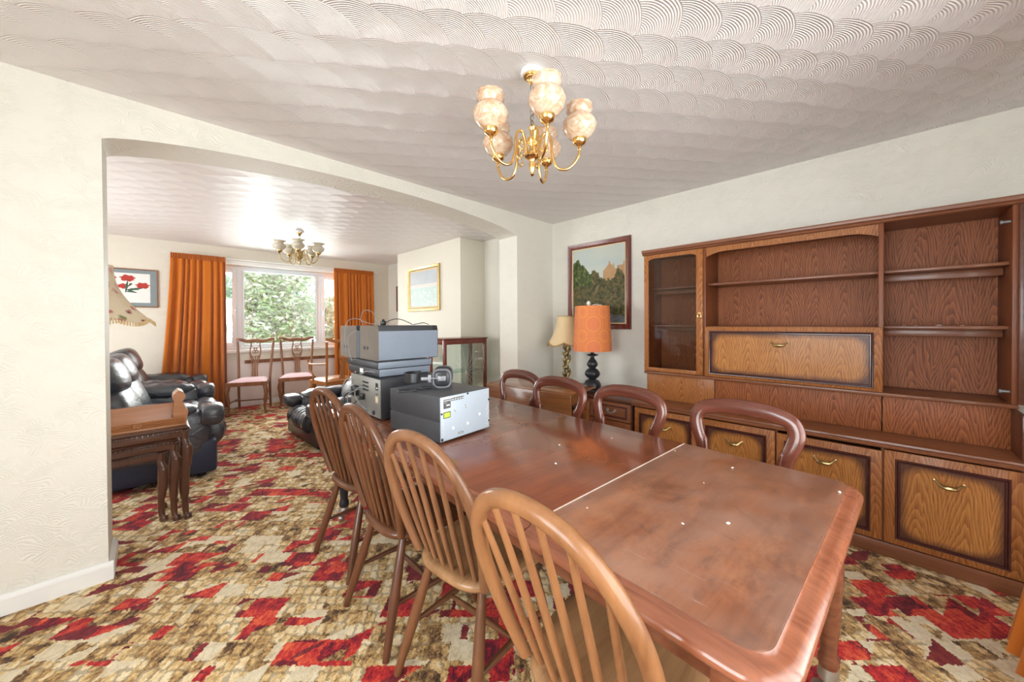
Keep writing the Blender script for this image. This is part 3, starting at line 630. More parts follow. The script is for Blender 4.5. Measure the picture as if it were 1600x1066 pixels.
# ------------------------------------------------------------------ wall unit
U0 = Vector((3.0, .46, 0))
wu = thing('wall_unit', 'long teak wall unit with glazed cupboard, drop-front flap, open shelves and cupboards below', 'cabinet', U0)
def up(mb, name, m, parent=None, smooth=30): mb.move(*(-U0)); return mb.build(name, m, parent or wu, smooth)
XB = 3.26; Y0, Y1 = -.472, 1.392
UX = 2.95; D1, D2 = .925, -.008
# base
m = MB(); m.bbox(2.782, XB, Y0, Y0+.018, .075, .578, .002).bbox(2.782, XB, Y1-.018, Y1, .075, .578, .002)
for y in (.902, .452, -.018): m.box(2.784, XB, y-.008, y+.008, .075, .577)
m.box(2.79, XB-.012, Y0+.018, Y1-.018, .075, .092); m.box(XB-.012, XB, Y0+.018, Y1-.018, .075, .577)
up(m, 'base_carcass', 'teak')
up(MB().bbox(2.760, 2.80, Y0+.002, Y1-.002, 0, .074, .004), 'plinth', 'teak_y')
m = MB(); m.prism([(XB, .5785), (2.752, .5785), (2.742, .584), (2.740, .594), (2.746, .600), (2.742, .606), (2.744, .615), (2.752, .619), (XB, .619)], Y0-.01, Y1+.012, 'Y'); up(m, 'worktop', 'teak_y')
def handle(x, y, z, parent, w=.047):
    h = MB(); h.tube(spline([(x-.004, y-w, z+.010), (x-.010, y-w*.8, z+.004), (x-.020, y-w*.52, z-.010), (x-.023, y-w*.25, z-.012), (x-.023, y, z-.011), (x-.023, y+w*.25, z-.012), (x-.020, y+w*.52, z-.010), (x-.010, y+w*.8, z+.004), (x-.004, y+w, z+.010)], 4),
        [.0045+.0065*sin(pi*i/32)**2 for i in range(33)], 8, flat=1.0)
    for s in (-1, 1): h.lathe([(.001, -.008), (.0065, -.006), (.007, -.001), (.001, 0)], (x, y+s*w, z+.010), 10, 'X')
    h.tube([(x-.021, y-w*.45, z-.014), (x-.022, y-w*.2, z-.020), (x-.022, y, z-.021), (x-.022, y+w*.2, z-.020), (x-.021, y+w*.45, z-.014)], .004, 8)
    up(h, 'handle', 'oldbrass', parent)
def panel_door(name, x, y0, y1, z0, z1, iy0, iy1, iz0, iz1, hx=None, hz=None, pm='veneer_door'):
    d = up(MB().bbox(x, x+.02, y0, y1, z0, z1, .003), name, 'veneer_front')
    up(MB().box(x-.0035, x+.0005, iy0+.016, iy1-.016, iz0+.016, iz1-.016), 'panel', pm, d, 0)
    up(frame_x(MB(), x, iy0, iy1, iz0, iz1, [(0, .001), (0, -.006), (.003, -.010), (.007, -.009), (.009, -.006), (.012, -.012), (.016, -.012), (.019, -.004), (.020, .001)]), 'moulding', 'mould', d, 40)
    if hx is not None: handle(x-.0035, hx, hz, d)
    return d
for (y0, y1, zt) in ((.906, 1.386, .570), (.456, .898, .570), (-.014, .448, .560), (-.468, -.022, .570)):
    panel_door('door', 2.760, y0, y1, .080, zt, y0+.043, y1-.040, .112, zt-.040, (y0+y1)/2+.002, .452)
# strip between worktop and upper cupboards
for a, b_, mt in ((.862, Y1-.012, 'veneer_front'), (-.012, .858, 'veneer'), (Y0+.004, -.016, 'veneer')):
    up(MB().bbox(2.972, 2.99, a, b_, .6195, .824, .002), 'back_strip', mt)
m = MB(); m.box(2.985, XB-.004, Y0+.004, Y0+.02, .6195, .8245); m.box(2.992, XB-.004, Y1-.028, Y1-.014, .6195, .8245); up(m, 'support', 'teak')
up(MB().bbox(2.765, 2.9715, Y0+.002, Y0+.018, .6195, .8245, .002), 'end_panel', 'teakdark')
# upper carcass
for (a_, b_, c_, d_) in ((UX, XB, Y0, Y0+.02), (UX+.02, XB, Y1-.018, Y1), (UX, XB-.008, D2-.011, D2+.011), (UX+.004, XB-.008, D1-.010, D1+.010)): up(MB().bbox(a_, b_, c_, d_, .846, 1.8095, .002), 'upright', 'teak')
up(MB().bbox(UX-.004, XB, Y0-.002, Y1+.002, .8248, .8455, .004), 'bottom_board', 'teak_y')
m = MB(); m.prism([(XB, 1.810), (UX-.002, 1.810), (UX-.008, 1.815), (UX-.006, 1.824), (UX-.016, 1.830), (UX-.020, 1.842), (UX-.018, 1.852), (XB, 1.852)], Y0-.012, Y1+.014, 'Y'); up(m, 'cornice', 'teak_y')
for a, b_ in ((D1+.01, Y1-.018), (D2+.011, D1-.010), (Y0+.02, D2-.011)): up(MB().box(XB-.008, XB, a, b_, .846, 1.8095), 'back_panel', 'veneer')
# open centre
up(MB().bbox(UX+.055, XB-.0085, D2+.0115, D1-.0105, 1.527, 1.545, .003), 'shelf', 'teak_y')
up(MB().bbox(UX+.02, XB-.0085, D2+.0115, D1-.0105, 1.208, 1.222, .003), 'shelf', 'teak_y')
def valance(y0, y1, zt, drop, mid):
    ys = [y0+(y1-y0)*i/24 for i in range(25)]; pr = lambda f: zt-mid-(drop-mid)*(1-min(1, min(f, 1-f)/.13))**2 if min(f, 1-f) < .13 else zt-mid
    return [(y, pr((y-y0)/(y1-y0))) for y in ys]+[(y1, zt), (y0, zt)]
up(MB().prism(valance(D2+.0115, D1-.0105, 1.8095, .070, .040), UX+.012, UX+.028, 'X'), 'valance', 'veneer_front')
# drop-front flap
panel_door('flap', UX-.012, D2-.008, D1-.008, .848, 1.218, D2+.028, D1-.038, .868, 1.188, .462, 1.108, 'veneer_flap')
# right bay shelves with rails below
for z in (1.527, 1.208):
    up(MB().bbox(UX+.05, XB-.0085, Y0+.0205, D2-.0115, z, z+.018, .003), 'shelf', 'teak_y'); up(MB().bbox(UX+.16, UX+.175, Y0+.022, D2-.013, z-.042, z-.0005, .003), 'shelf_rail', 'teak_y')
# left glazed cupboard
for z in (1.527, 1.215): up(MB().bbox(UX+.10, XB-.0085, D1+.0105, Y1-.0185, z, z+.016, .003), 'shelf', 'teak_y'); up(MB().bbox(UX+.19, UX+.204, D1+.014, Y1-.022, z-.036, z-.0005, .003), 'shelf_rail', 'teak_y')
def glass_door(M4=None, hinge_y=None):
    """frame of a glazed door lying in X = UX-.012 .. UX+.008 between y 0.93 and 1.388"""
    ya, yb = .932, Y1-.004; m = MB(); x0, x1 = UX-.012, UX+.008
    m.bbox(x0, x1, ya, ya+.046, .850, 1.806, .003).bbox(x0, x1, yb-.036, yb, .850, 1.806, .003).bbox(x0+.001, x1-.001, ya+.046, yb-.036, .850, .880, .002)
    m.prism(valance(ya+.046, yb-.036, 1.806, .046, .030), x0+.001, x1-.001, 'X'); g = MB().box(x0+.008, x0+.012, ya+.040, yb-.030, .874, 1.79)
    if M4 is not None: m.tf(M4); g.tf(M4)
    d = up(m, 'glazed_door', 'veneer_front' if M4 is None else 'teakdark'); up(g, 'pane', 'smokeglass', d, 0); return d
d = glass_door()
k = MB(); k.lathe([(.001, -.006), (.010, -.005), (.012, 0)], (UX-.0125, .953, 1.318), 12, 'X'); k.tube([(UX-.020+.004*cos(a_)*0, .953+.012*sin(a_)*(1-.3*cos(a_)), 1.300+.016*cos(a_)) for a_ in [2*pi*i/16 for i in range(16)]], .0028, 6, True); up(k, 'key', 'brass', d)
# open glazed door of the right bay, swung out towards the room
Mh = Matrix.Translation((UX-.018, Y0+.004, 0)) @ Matrix.Rotation(R(-97), 4, 'Z') @ Matrix.Translation((-UX+.012, -.932, 0))
glass_door(Mh)
for z in (1.735, .905):
    m = MB(); m.lathe([(.001, -.034), (.006, -.033), (.0065, -.008), (.010, -.007), (.010, 0)], (UX+.022, Y0+.054, z), 10, 'Y'); up(m, 'hinge_pin', 'silver')
for (y, s) in ((-.23, .006), (-.31, .004), (-.10, .003), (-.145, .003)):
    o = MB().pillow((0, 0, s*.5), (s*1.6, s*2, s*.5), .8, 4).build('plaster_flake', 'whiteprint'); o.location = (UX+.085, y, 1.2262); tag(o, 'small pale flake lying on an open shelf of the wall unit', 'crumb', 'flakes on the open shelf')
# ------------------------------------------------------------------ low sideboard beside the unit
sb = thing('sideboard', 'low dark sideboard with panelled drawer between wall unit and room corner', 'cabinet', (3.03, 1.96, 0))
def sp_(mb, name, m, parent=None, smooth=30): mb.move(-3.03, -1.96, 0); return mb.build(name, m, parent or sb, smooth)
sp_(MB().bbox(2.80, 3.28, 1.425, 2.50, .06, .578, .003), 'carcass', 'teakdark'); sp_(MB().bbox(2.785, 3.29, 1.418, 2.51, .5785, .600, .006), 'top', 'teakdark'); sp_(MB().bbox(2.83, 3.26, 1.45, 2.48, 0, .0595, .003), 'plinth', 'teakdark')
for y0, y1 in ((1.432, 1.782), (1.788, 2.138), (2.144, 2.494)):
    d = sp_(MB().bbox(2.780, 2.7995, y0, y1, .42, .570, .003), 'drawer', 'teak_y'); sp_(frame_x(MB(), 2.780, y0+.03, y1-.03, .444, .548, [(0, .001), (0, -.005), (.004, -.009), (.008, -.006), (.012, -.008), (.015, .001)]), 'moulding', 'mould', d, 40)
    c = (y0+y1)/2; h = MB(); h.tube(spline([(2.776, c-.035, .505), (2.764, c-.03, .495), (2.758, c-.012, .487), (2.757, c, .489), (2.758, c+.012, .487), (2.764, c+.03, .495), (2.776, c+.035, .505)], 4), .0045, 8)
    for s in (-1, 1): h.lathe([(.001, -.008), (.012, -.005), (.013, 0)], (2.7795, c+s*.035, .505), 10, 'X')
    sp_(h, 'handle', 'silver', d)
    sp_(MB().bbox(2.780, 2.7995, y0, y1, .075, .412, .003), 'door', 'teak')
# ------------------------------------------------------------------ lamps on the sideboard
lp = thing('table_lamp', 'table lamp with orange patterned drum shade on black bulbous base', 'lamp', (2.985, 1.925, .6002))
MB().lathe([(.066, 0), (.070, .006), (.066, .014), (.070, .02), (.082, .04), (.080, .07), (.062, .10), (.034, .113), (.036, .120), (.052, .13), (.072, .155), (.071, .18), (.052, .205), (.030, .217), (.036, .228), (.050, .245), (.052, .262), (.040, .285), (.022, .31), (.016, .328), (.034, .334), (.054, .342), (.055, .347), (.030, .353), (.016, .360), (.014, .40)], n=28).build('base', 'blackplastic', lp, 45)
n = N('orange_print_shade'); P = n.obj(); x, y, z = n.xyz(P)
ang = n.ma('ARCTAN2', y, x); uu = n.ma('MULTIPLY', ang, .175)
def disc(cell, ou, ov):
    a_ = n.ma('ADD', uu, ou); b_ = n.ma('ADD', z, ov)
    a_ = n.ma('SUBTRACT', a_, n.ma('MULTIPLY', n.ma('ROUND', n.ma('DIVIDE', a_, cell)), cell)); b_ = n.ma('SUBTRACT', b_, n.ma('MULTIPLY', n.ma('ROUND', n.ma('DIVIDE', b_, cell)), cell))
    return n.ma('SQRT', n.ma('ADD', n.ma('MULTIPLY', a_, a_), n.ma('MULTIPLY', b_, b_)))
d1, d2 = disc(.22, .0, .02), disc(.22, .11, .13)
ca = n.ramp(d1, [(.0, (.62, .15, .07)), (.055, (.66, .17, .07)), (.060, (.72, .27, .06)), (.075, (.60, .17, .05)), (.092, (.72, .26, .06)), (.10, (.60, .16, .055))], 'CONSTANT')
cb = n.ramp(d2, [(.0, (.60, .15, .07)), (.02, (.72, .26, .06)), (.028, (.62, .16, .06)), (.042, (.74, .29, .07)), (.058, (.60, .16, .055))], 'CONSTANT')
c = n.mix(n.ma('LESS_THAN', d2, .058), ca, cb); MT['orangeshade'] = n.pbr(n.mix(.55, c, (.66, .20, .065)), .7)
MB().rings([[(r_*cos(2*pi*i/40), r_*sin(2*pi*i/40), z) for i in range(40)] for r_, z in ((.182, .385), (.161, .81), (.158, .81), (.179, .385), (.182, .385))], False, False).build('lamp_shade', 'orangeshade', lp, 50)
m = MB(); 
for i in range(3): m.tube([(0, 0, .80), (.158*cos(i*2.1), .158*sin(i*2.1), .805)], .002, 6)
m.tube([(0, 0, .40), (0, 0, .80)], .004, 8); m.build('shade_ring', 'silver', lp)
MB().pillow((-.03, .02, .835), (.018, .018, .024), .9, 6).tube(spline([(-.03, .02, .80), (0, -.03, .825), (.02, -.06, .82), (.03, -.09, .815)], 4), .004, 6).build('bulb_holder', 'white', lp)
lp2 = thing('table_lamp', 'smaller lamp with cream scalloped bell shade on twisted gilt base', 'lamp', (3.10, 2.315, .6002))
MB().lathe([(.075, 0), (.075, .012), (.05, .03), (.03, .04)], n=20).build('base', 'gilt', lp2, 50)
m = MB()
for k in range(2): m.tube([(.020*cos(q*9+k*pi), .020*sin(q*9+k*pi), .03+q*.40) for q in [i/40 for i in range(41)]], [.017+.006*sin(i*.9) for i in range(41)], 8)
rnd = random.Random(4)
for i in range(26):
    a_ = rnd.uniform(0, 6.28); z = .05+.36*i/26; m.pillow((.034*cos(a_), .034*sin(a_), z), (.014, .014, .018), .9, 5)
m.build('stem', 'gilt', lp2, 60)
def bell(rb, rt, zb, zt, n_=48, sc=6, amp=.034, flare=2.2, th=.002, asp=1.):
    def rg(off):
        rings = []
        for j in range(11):
            q = j/10; r_ = rb+(rt-rb)*(1-(1-q)**flare)
            ring_ = []
            for i in range(n_):
                a_ = 2*pi*i/n_; rr = (r_+off)*(1+.025*(1-q)*abs(cos(sc*a_/2))); zz = zb+(zt-zb)*q-(amp*abs(cos(sc*a_/2)) if True else 0)*(1-q)**3
                ring_.append((rr*cos(a_), rr*sin(a_)*asp, zz))
            rings.append(ring_)
        return rings
    a_ = rg(0); b_ = rg(-th); return MB().rings(a_+b_[::-1]+[a_[0]], False, False)
sh = bell(.195, .098, .452, .72, sc=6, amp=.034).build('lamp_shade', 'canvascream', lp2, 50)
m = MB()
for q, rr, am in ((.452, .199, .034), ):
    m.tube([((rr*(1+.025*abs(cos(3*2*pi*i/96))))*cos(2*pi*i/96), (rr*(1+.025*abs(cos(3*2*pi*i/96))))*sin(2*pi*i/96), q-am*abs(cos(3*2*pi*i/96))) for i in range(96)], .006, 6, True)
m.tube([(.100*cos(2*pi*i/40), .100*sin(2*pi*i/40), .72) for i in range(40)], .004, 6, True)
for i in range(96):
    a_ = 2*pi*i/96; rr = .199*(1+.025*abs(cos(3*a_))); z = .452-.034*abs(cos(3*a_)); m.tube([(rr*cos(a_), rr*sin(a_), z), (rr*1.01*cos(a_), rr*1.01*sin(a_), z-.022)], .0025, 4)
m.build('fringe', 'trimgold', sh)
# ------------------------------------------------------------------ drop-leaf table
dl = thing('drop_leaf_table', 'orange-brown drop-leaf table with its leaf hanging, behind the balloon-back chairs', 'table', (2.26, 2.115, 0), R(6.2))
MB().bbox(.004, .42, -.445, .445, .682, .702, .006).build('tabletop', 'leafoak', dl)
MB().bbox(-.020, .0, -.445, .445, .20, .694, .006).build('drop_leaf', 'leafoak', dl)
m = MB()
for y in (-.25, .05, .3): m.bbox(-.003, .008, y-.03, y+.03, .676, .6815, .001)
m.build('hinge', 'oldbrass', dl)
m = MB(); m.bbox(.06, .36, -.38, -.36, .58, .6815).bbox(.06, .36, .36, .38, .58, .6815).bbox(.04, .06, -.36, .36, .58, .6815).bbox(.36, .38, -.36, .36, .58, .6815); m.build('apron', 'leafoak', dl)
for x in (.05, .37):
    for y in (-.37, .37): MB().bbox(x-.024, x+.024, y-.024, y+.024, 0, .579, .005).build('leg', 'leafoak', dl)
# ------------------------------------------------------------------ landscape picture on the right wall
n = N('landscape_painting'); G = n.gen(); gx, gy, gz = n.xyz(G); P = n.obj()
u = n.ma('SUBTRACT', 1., gy)
nz = n.noise(P, 9, 6, .7); nz2 = n.noise(P, 28, 5, .75); nz3 = n.noise(n.scale(P, (1, 12, 40)), 1, 3)
sky = n.mix(n.noise(n.scale(P, (1, 3, 6)), 1, 4), (.36, .47, .52), (.66, .62, .45))
hill = n.ramp(u, [(0, (.80,)*3), (.12, (.86,)*3), (.24, (.76,)*3), (.34, (.68,)*3), (.44, (.72,)*3), (.54, (.62,)*3), (.66, (.56,)*3), (.78, (.58,)*3), (.86, (.68,)*3), (1, (.60,)*3)])
hill = n.ma('ADD', hill, n.ma('MULTIPLY', n.ma('SUBTRACT', n.ma('ADD', n.ma('MULTIPLY', nz, .6), n.ma('MULTIPLY', nz2, .4)), .5), .42))
tree = n.ma('LESS_THAN', gz, hill)
tc_ = n.ramp(n.ma('ADD', n.ma('MULTIPLY', nz2, .85), n.ma('MULTIPLY', nz, .30)), [(.38, (.008, .009, .006)), (.50, (.040, .042, .016)), (.60, (.10, .090, .030)), (.70, (.20, .115, .055)), (.84, (.46, .34, .22))])
tc_ = n.mix(n.ma('MULTIPLY', n.ma('LESS_THAN', u, .4), n.ma('GREATER_THAN', gz, .5)), tc_, n.ramp(nz2, [(.38, (.018, .028, .008)), (.55, (.075, .10, .022)), (.72, (.24, .26, .09))]))
def inbox(a0, a1, b0, b1): return n.ma('MULTIPLY', n.ma('MULTIPLY', n.ma('GREATER_THAN', u, a0), n.ma('LESS_THAN', u, a1)), n.ma('MULTIPLY', n.ma('GREATER_THAN', gz, b0), n.ma('LESS_THAN', gz, b1)))
def gable(a0, a1, b0, b1):
    s_ = n.ma('SUBTRACT', b1, n.ma('MULTIPLY', n.ma('ABSOLUTE', n.ma('SUBTRACT', u, (a0+a1)/2)), .85)); return n.ma('MULTIPLY', inbox(a0, a1, b0, b1), n.ma('LESS_THAN', gz, s_))
c = sky
for q in (gable(.60, .84, .50, .77), inbox(.70, .725, .72, .785), inbox(.78, .80, .68, .75), inbox(.86, 1., .55, .725), inbox(.95, .975, .70, .765)): c = n.mix(q, c, n.mix(nz2, (.30, .16, .07), (.60, .38, .19)))
c = n.mix(tree, c, tc_)
water = n.ma('LESS_THAN', gz, n.ma('ADD', n.ma('SUBTRACT', .25, n.ma('MULTIPLY', u, .16)), n.ma('MULTIPLY', n.ma('SUBTRACT', nz, .5), .1)))
c = n.mix(water, c, n.mix(nz3, (.045, .052, .055), (.20, .22, .23)))
MT['landscape'] = n.pbr(c, .5, None, 0, 0, .3)
pc = thing('framed_landscape', 'landscape painting of trees and house in brown wooden frame above the lamps', 'picture', (XR-.001, 2.075, 1.645))
def pframe(t, y0, y1, z0, z1, w, mt, depth=.028):
    return frame_x(MB(), 0, y0, y1, z0, z1, [(0, 0), (0, -depth*.7), (w*.12, -depth), (w*.30, -depth*.9), (w*.55, -depth*.62), (w*.75, -depth*.60), (w*.88, -depth*.75), (w, -depth*.5), (w, -.006)]).build('frame', mt, t, 40)
pframe(pc, -.375, .375, -.46, .46, .055, 'redwood'); MB().box(-.0075, -.001, -.325, .325, -.41, .41).build('canvas', 'landscape', pc, 0)
m = frame_x(MB(), 0, -.322, .322, -.407, .407, [(0, -.006), (0, -.013), (.012, -.011), (.012, -.006)]); m.build('slip', 'canvascream', pc, 0)
# ------------------------------------------------------------------ chandeliers
def chandelier(label, loc, brass, glass, style, a0, Rr, drop):
    """origin at the ceiling; a0 = angle of the first arm"""
    t = thing('chandelier', label, 'ceiling light', loc)
    MB().lathe([(.050, 0), (.052, -.012), (.046, -.020)], n=28).build('ceiling_block', 'white', t)
    MB().lathe([(.038, -.0205), (.037, -.026), (.030, -.024), (.028, -.034), (.020, -.036), (.016, -.046), (.010, -.056), (.005, -.060)], n=28).build('ceiling_rose', brass, t, 60)
    hz = -drop+.235
    m = MB(); z = -.058; i = 0
    while z > hz+.07:
        L = .034; p = []
        for q in range(14):
            a_ = 2*pi*q/14; v = (.009*cos(a_), 0, L*.5*sin(a_)); p.append((v[0], 0, z-L*.5+v[2]) if i % 2 == 0 else (0, v[0], z-L*.5+v[2]))
        m.tube(p, .0028, 6, True); z -= L-.007; i += 1
    m.build('chain', 'chainmetal', t, 60)
    ct = [(.004, hz+.075), (.008, hz+.068), (.018, hz+.055), (.012, hz+.045), (.010, hz+.02), (.022, hz+.010), (.026, hz-.005), (.018, hz-.02), (.012, hz-.03), (.016, hz-.05), (.034, hz-.06), (.036, hz-.078), (.020, hz-.088), (.012, hz-.10), (.018, hz-.115), (.012, hz-.14), (.006, hz-.150), (.009, hz-.158), (.0, hz-.166)]
    MB().lathe(ct, n=24).build('column', brass, t, 60)
    for k in range(5):
        a_ = a0+2*pi*k/5; d = Vector((cos(a_), sin(a_), 0))
        def at(r_, z): return d*r_+Vector((0, 0, hz+z))
        p = spline([at(.030, -.07), at(.036, -.02), at(.050, .022), at(.072, .024), at(.086, -.01), at(.092, -.075), at(.112, -.128), at(.150, -.140), at(.186, -.118), at(Rr-.003, -.078), at(Rr, -.055)], 6)
        m = MB().tube(p, .0062, 9)
        s = [];
        for q in range(26):
            w = q/25; th = pi*1.1+w*4.4*pi*.5; rr = .019*(1-.75*w); s.append(at(.058+rr*cos(th), -.035+rr*sin(th)*1.2))
        m.tube(s, .0035, 7); s = []
        for q in range(22):
            w = q/21; th = .1*pi-w*3.6*pi*.5; rr = .016*(1-.7*w); s.append(at(.066+rr*cos(th), -.088+rr*sin(th)))
        m.tube(s, .0033, 7)
        arm = m.build('arm', brass, t, 60); c = at(Rr, 0)
        MB().lathe([(.004, -.060), (.009, -.052), (.006, -.044), (.012, -.036), (.026, -.028), (.031, -.018), (.032, -.004), (.029, -.004), (.024, -.02)], c, 20).build('cup', brass, arm, 50)
        if style == 'urn': pr = [(.028, -.008), (.050, .006), (.068, .028), (.0765, .050), (.073, .070), (.058, .090), (.046, .099), (.050, .108), (.059, .119), (.056, .131), (.053, .137), (.058, .142)]
        else: pr = [(.026, -.008), (.046, .004), (.066, .026), (.071, .046), (.058, .064), (.044, .078), (.046, .090), (.062, .102), (.074, .106)]
        rg = lambda off, k_: [[((r_-off)*(1+(.035*cos(10*2*pi*i/40) if j >= len(pr)-2 else 0))*cos(2*pi*i/40)+c.x, (r_-off)*(1+(.035*cos(10*2*pi*i/40) if j >= len(pr)-2 else 0))*sin(2*pi*i/40)+c.y, z+c.z) for i in range(40)] for j, (r_, z) in enumerate(pr)]
        o_, i_ = rg(0, 0), rg(.0025, 0); MB().rings(o_+i_[::-1], False, False).build('glass_shade', glass, arm, 60)
    return t
# first arm points along the camera's right turned by -5 degrees
chandelier('brass five-arm chandelier with peach marbled glass urn shades above the dining table', (1.242, 1.116, H-.0005), 'brass', 'alabaster', 'urn', R(-44.7-5), .213, .545)
chandelier('aged brass five-arm chandelier with cream tulip shades in the far living room', (1.305, 5.03, H-.0005), 'oldbrass', 'tulip', 'tulip', R(-44.7+8), .215, .49)
# ------------------------------------------------------------------ hi-fi stack on the table
bx = thing('cassette_deck', 'charcoal hi-fi box with pale back plate and yellow label, headphones on top', 'hi-fi unit', (.89, 1.347, TZ+.0016), R(6))
m = MB(); m.bbox(0, .315, .004, .39, .105, .2095, .004).bbox(0, .315, .004, .39, .008, .0995, .004).box(.004, .311, .008, .386, .098, .107); m.build('case', 'darkcase', bx)
MB().bbox(0.003, .313, 0, .0045, .012, .207, .001).build('back_plate', 'paleplate', bx)
for x in (.03, .285):
    for y in (.04, .35): MB().lathe([(.012, 0), (.012, .0078)], (x, y, 0), 12).build('foot', 'blackplastic', bx)
def plate(par, x0, x1, z0, z1, mt, nm='label', y=-.0006, blocks=()):
    o = MB().box(x0, x1, y, y+.0005, z0, z1).build(nm, mt, par, 0)
    if blocks:
        b_ = MB()
        for (a, c, e, f_, ) in blocks: b_.box(x0+(x1-x0)*a, x0+(x1-x0)*c, y-.0003, y-.00005, z0+(z1-z0)*e, z0+(z1-z0)*f_)
        b_.build('print', 'whiteprint', o, 0)
    return o
plate(bx, .018, .060, .155, .196, 'greyprint', blocks=[(.08+.15*i, .17+.15*i, .80, .90) for i in range(6)]+[(.40, .85, .28, .42), (.12, .5, .62, .65)])
plate(bx, .064, .140, .184, .197, 'greyprint', blocks=[(.05+.2*i, .18+.2*i, .3, .6) for i in range(5)])
yl = plate(bx, .018, .059, .112, .140, 'blackplastic'); plate(bx, .021, .056, .115, .137, 'yellowprint', y=-.0012)
plate(bx, .105, .135, .024, .033, 'greyprint', blocks=[(.1+.2*i, .22+.2*i, .3, .7) for i in range(4)])
m = MB()
for x, z in ((.082, .140), (.088, .132), (.150, .150), (.153, .138), (.055, .165)): m.lathe([(.001, -.002), (.0028, -.0015), (.003, 0)], (x, 0, z), 8, 'Y')
m.build('socket', 'oldbrass', bx)
m = MB()
for x, z in ((.008, .135), (.310, .150), (.310, .045), (.165, .2025)): m.lathe([(.001, -.004), (.0045, -.003), (.005, 0)], (x, 0, z), 10, 'Y')
m.bbox(.004, .012, -.006, -.0002, .016, .028, .001); m.build('screw', 'blackplastic', bx)
m = MB()
for x, z in ((.075, .060), (.165, .062), (.245, .090)): m.lathe([(.001, -.0008), (.007, -.0007), (.0075, 0)], (x, 0, z), 14, 'Y')
for i in range(9): m.box(.012+(i % 2)*.006, .015+(i % 2)*.006, -.0007, -.0001, .035+i*.009, .039+i*.009); m.box(.292+(i % 3)*.006, .296+(i % 3)*.006, -.0007, -.0001, .030+i*.012, .036+i*.012)
m.build('pressed_mark', 'white', bx)
# headphones lying on the near box
hp_ = thing('headphones', 'old black headphones with silver fittings and coiled lead on the grey box', 'headphones', (1.018, 1.578, TZ+.2112), R(-40))
def cup(x, y, ry, nm):
    M4 = Matrix.Translation((x, y, .050)) @ Matrix.Rotation(ry, 4, 'Z')
    m = MB().pillow((0, 0, 0), (.047, .026, .0485), .62, 10); m.tf(M4); o = m.build('ear_cup', 'blackplastic', hp_, 60)
    m = MB().tube([(.043*math.copysign(abs(cos(a_))**.6, cos(a_)), -.020, .044*math.copysign(abs(sin(a_))**.6, sin(a_))) for a_ in [2*pi*i/40 for i in range(40)]], .006, 8, True).tf(M4); m.build('cup_rim', 'greyrubber', o, 60)
    if not nm: return o
    m = MB().bbox(-.020, .020, -.031, -.026, -.010, .014, .002).lathe([(.001, -.036), (.008, -.035), (.009, -.031)], (0, 0, .002), 12, 'Y').tube([(-.020, -.030, .002), (-.045, -.032, .004), (-.062, -.030, .004)], .004, 8).bbox(-.066, -.050, -.038, -.022, -.016, .022, .003).bbox(-.100, -.064, -.034, -.028, -.006, .010, .002).tf(M4); m.build('yoke', 'silver', o)
    return o
cup(.035, -.02, 0, 'a'); cup(.03, .075, pi, '')
m = MB()
arc = [(-.088-.066*sin(pi*q/14), -.046+.128*(1-cos(pi*q/14))/2, .054) for q in range(15)]
m.rings([[(x, y, z-.022), (x-.006, y, z-.022), (x-.006, y, z+.022), (x, y, z+.022)] for x, y, z in arc]); m.build('headband', 'blackplastic', hp_, 50)
m = MB(); cp = spline([(.0, -.03, .012), (-.05, -.075, .008), (-.10, -.085, .008), (-.16, -.10, .008), (-.14, -.15, .008), (-.08, -.135, .012), (-.075, -.128, .008)], 10)
pts = []
for i, p in enumerate(cp): pts.append(p)
m.tube(pts, .0042, 7); k = []
for i in range(140): w = i/139; k.append((-.005-.055*w, -.055-.015*w+.007*cos(w*75), .011+.007*sin(w*75)))
m.tube(k, .0023, 5); m.build('coiled_lead', 'blackplastic', hp_, 60)
# receiver standing at the back with its sockets facing the hoop-back chairs
rc = thing('receiver', 'deep hi-fi receiver with grey wired back plate at bottom of the rear stack', 'hi-fi unit', (.878, 1.905, TZ+.0016), R(-1))
MB().bbox(.004, .36, 0, .43, .010, .228, .004).build('case', 'blackmetal', rc); MB().bbox(0, .0045, .003, .427, .013, .226, .001).build('back_plate', 'greyplate', rc)
for x in (.04, .32):
    for y in (.04, .39): MB().lathe([(.014, 0), (.014, .0098)], (x, y, 0), 12).build('foot', 'blackplastic', rc)
def sideplate(par, y0, y1, z0, z1, mt, blocks=(), nm='label', x=-.0006):
    o = MB().box(x, x+.0005, y0, y1, z0, z1).build(nm, mt, par, 0)
    if blocks:
        b_ = MB()
        for a, c, e, f_ in blocks: b_.box(x-.0003, x-.00005, y0+(y1-y0)*a, y0+(y1-y0)*c, z0+(z1-z0)*e, z0+(z1-z0)*f_)
        b_.build('print', 'whiteprint', o, 0)
sideplate(rc, .030, .062, .165, .205, 'blackplastic', [(.2, .7, .2, .4)]); sideplate(rc, .030, .065, .095, .130, 'canvascream', [(.3, .7, .3, .7)]); sideplate(rc, .032, .058, .140, .146, 'blackplastic')
m = MB()
for i in range(4):
    for j in range(3): m.lathe([(.001, -.006), (.005, -.005), (.006, 0)], (0, .165+i*.022, .150+j*.022), 9, 'X')
m.build('socket', 'blackplastic', rc)
m = MB().lathe([(.001, -.01), (.012, -.008), (.013, 0)], (0, .085, .035), 14, 'X').bbox(-.028, 0, .30, .36, .10, .16, .004).bbox(-.022, 0, .21, .245, .09, .125, .004); m.build('plug', 'blackplastic', rc)
m = MB().lathe([(.001, -.012), (.011, -.01), (.012, 0)], (0, .185, .040), 12, 'X').lathe([(.001, -.01), (.008, -.008), (.009, 0)], (0, .23, .045), 12, 'X'); m.build('terminal', 'silver', rc)
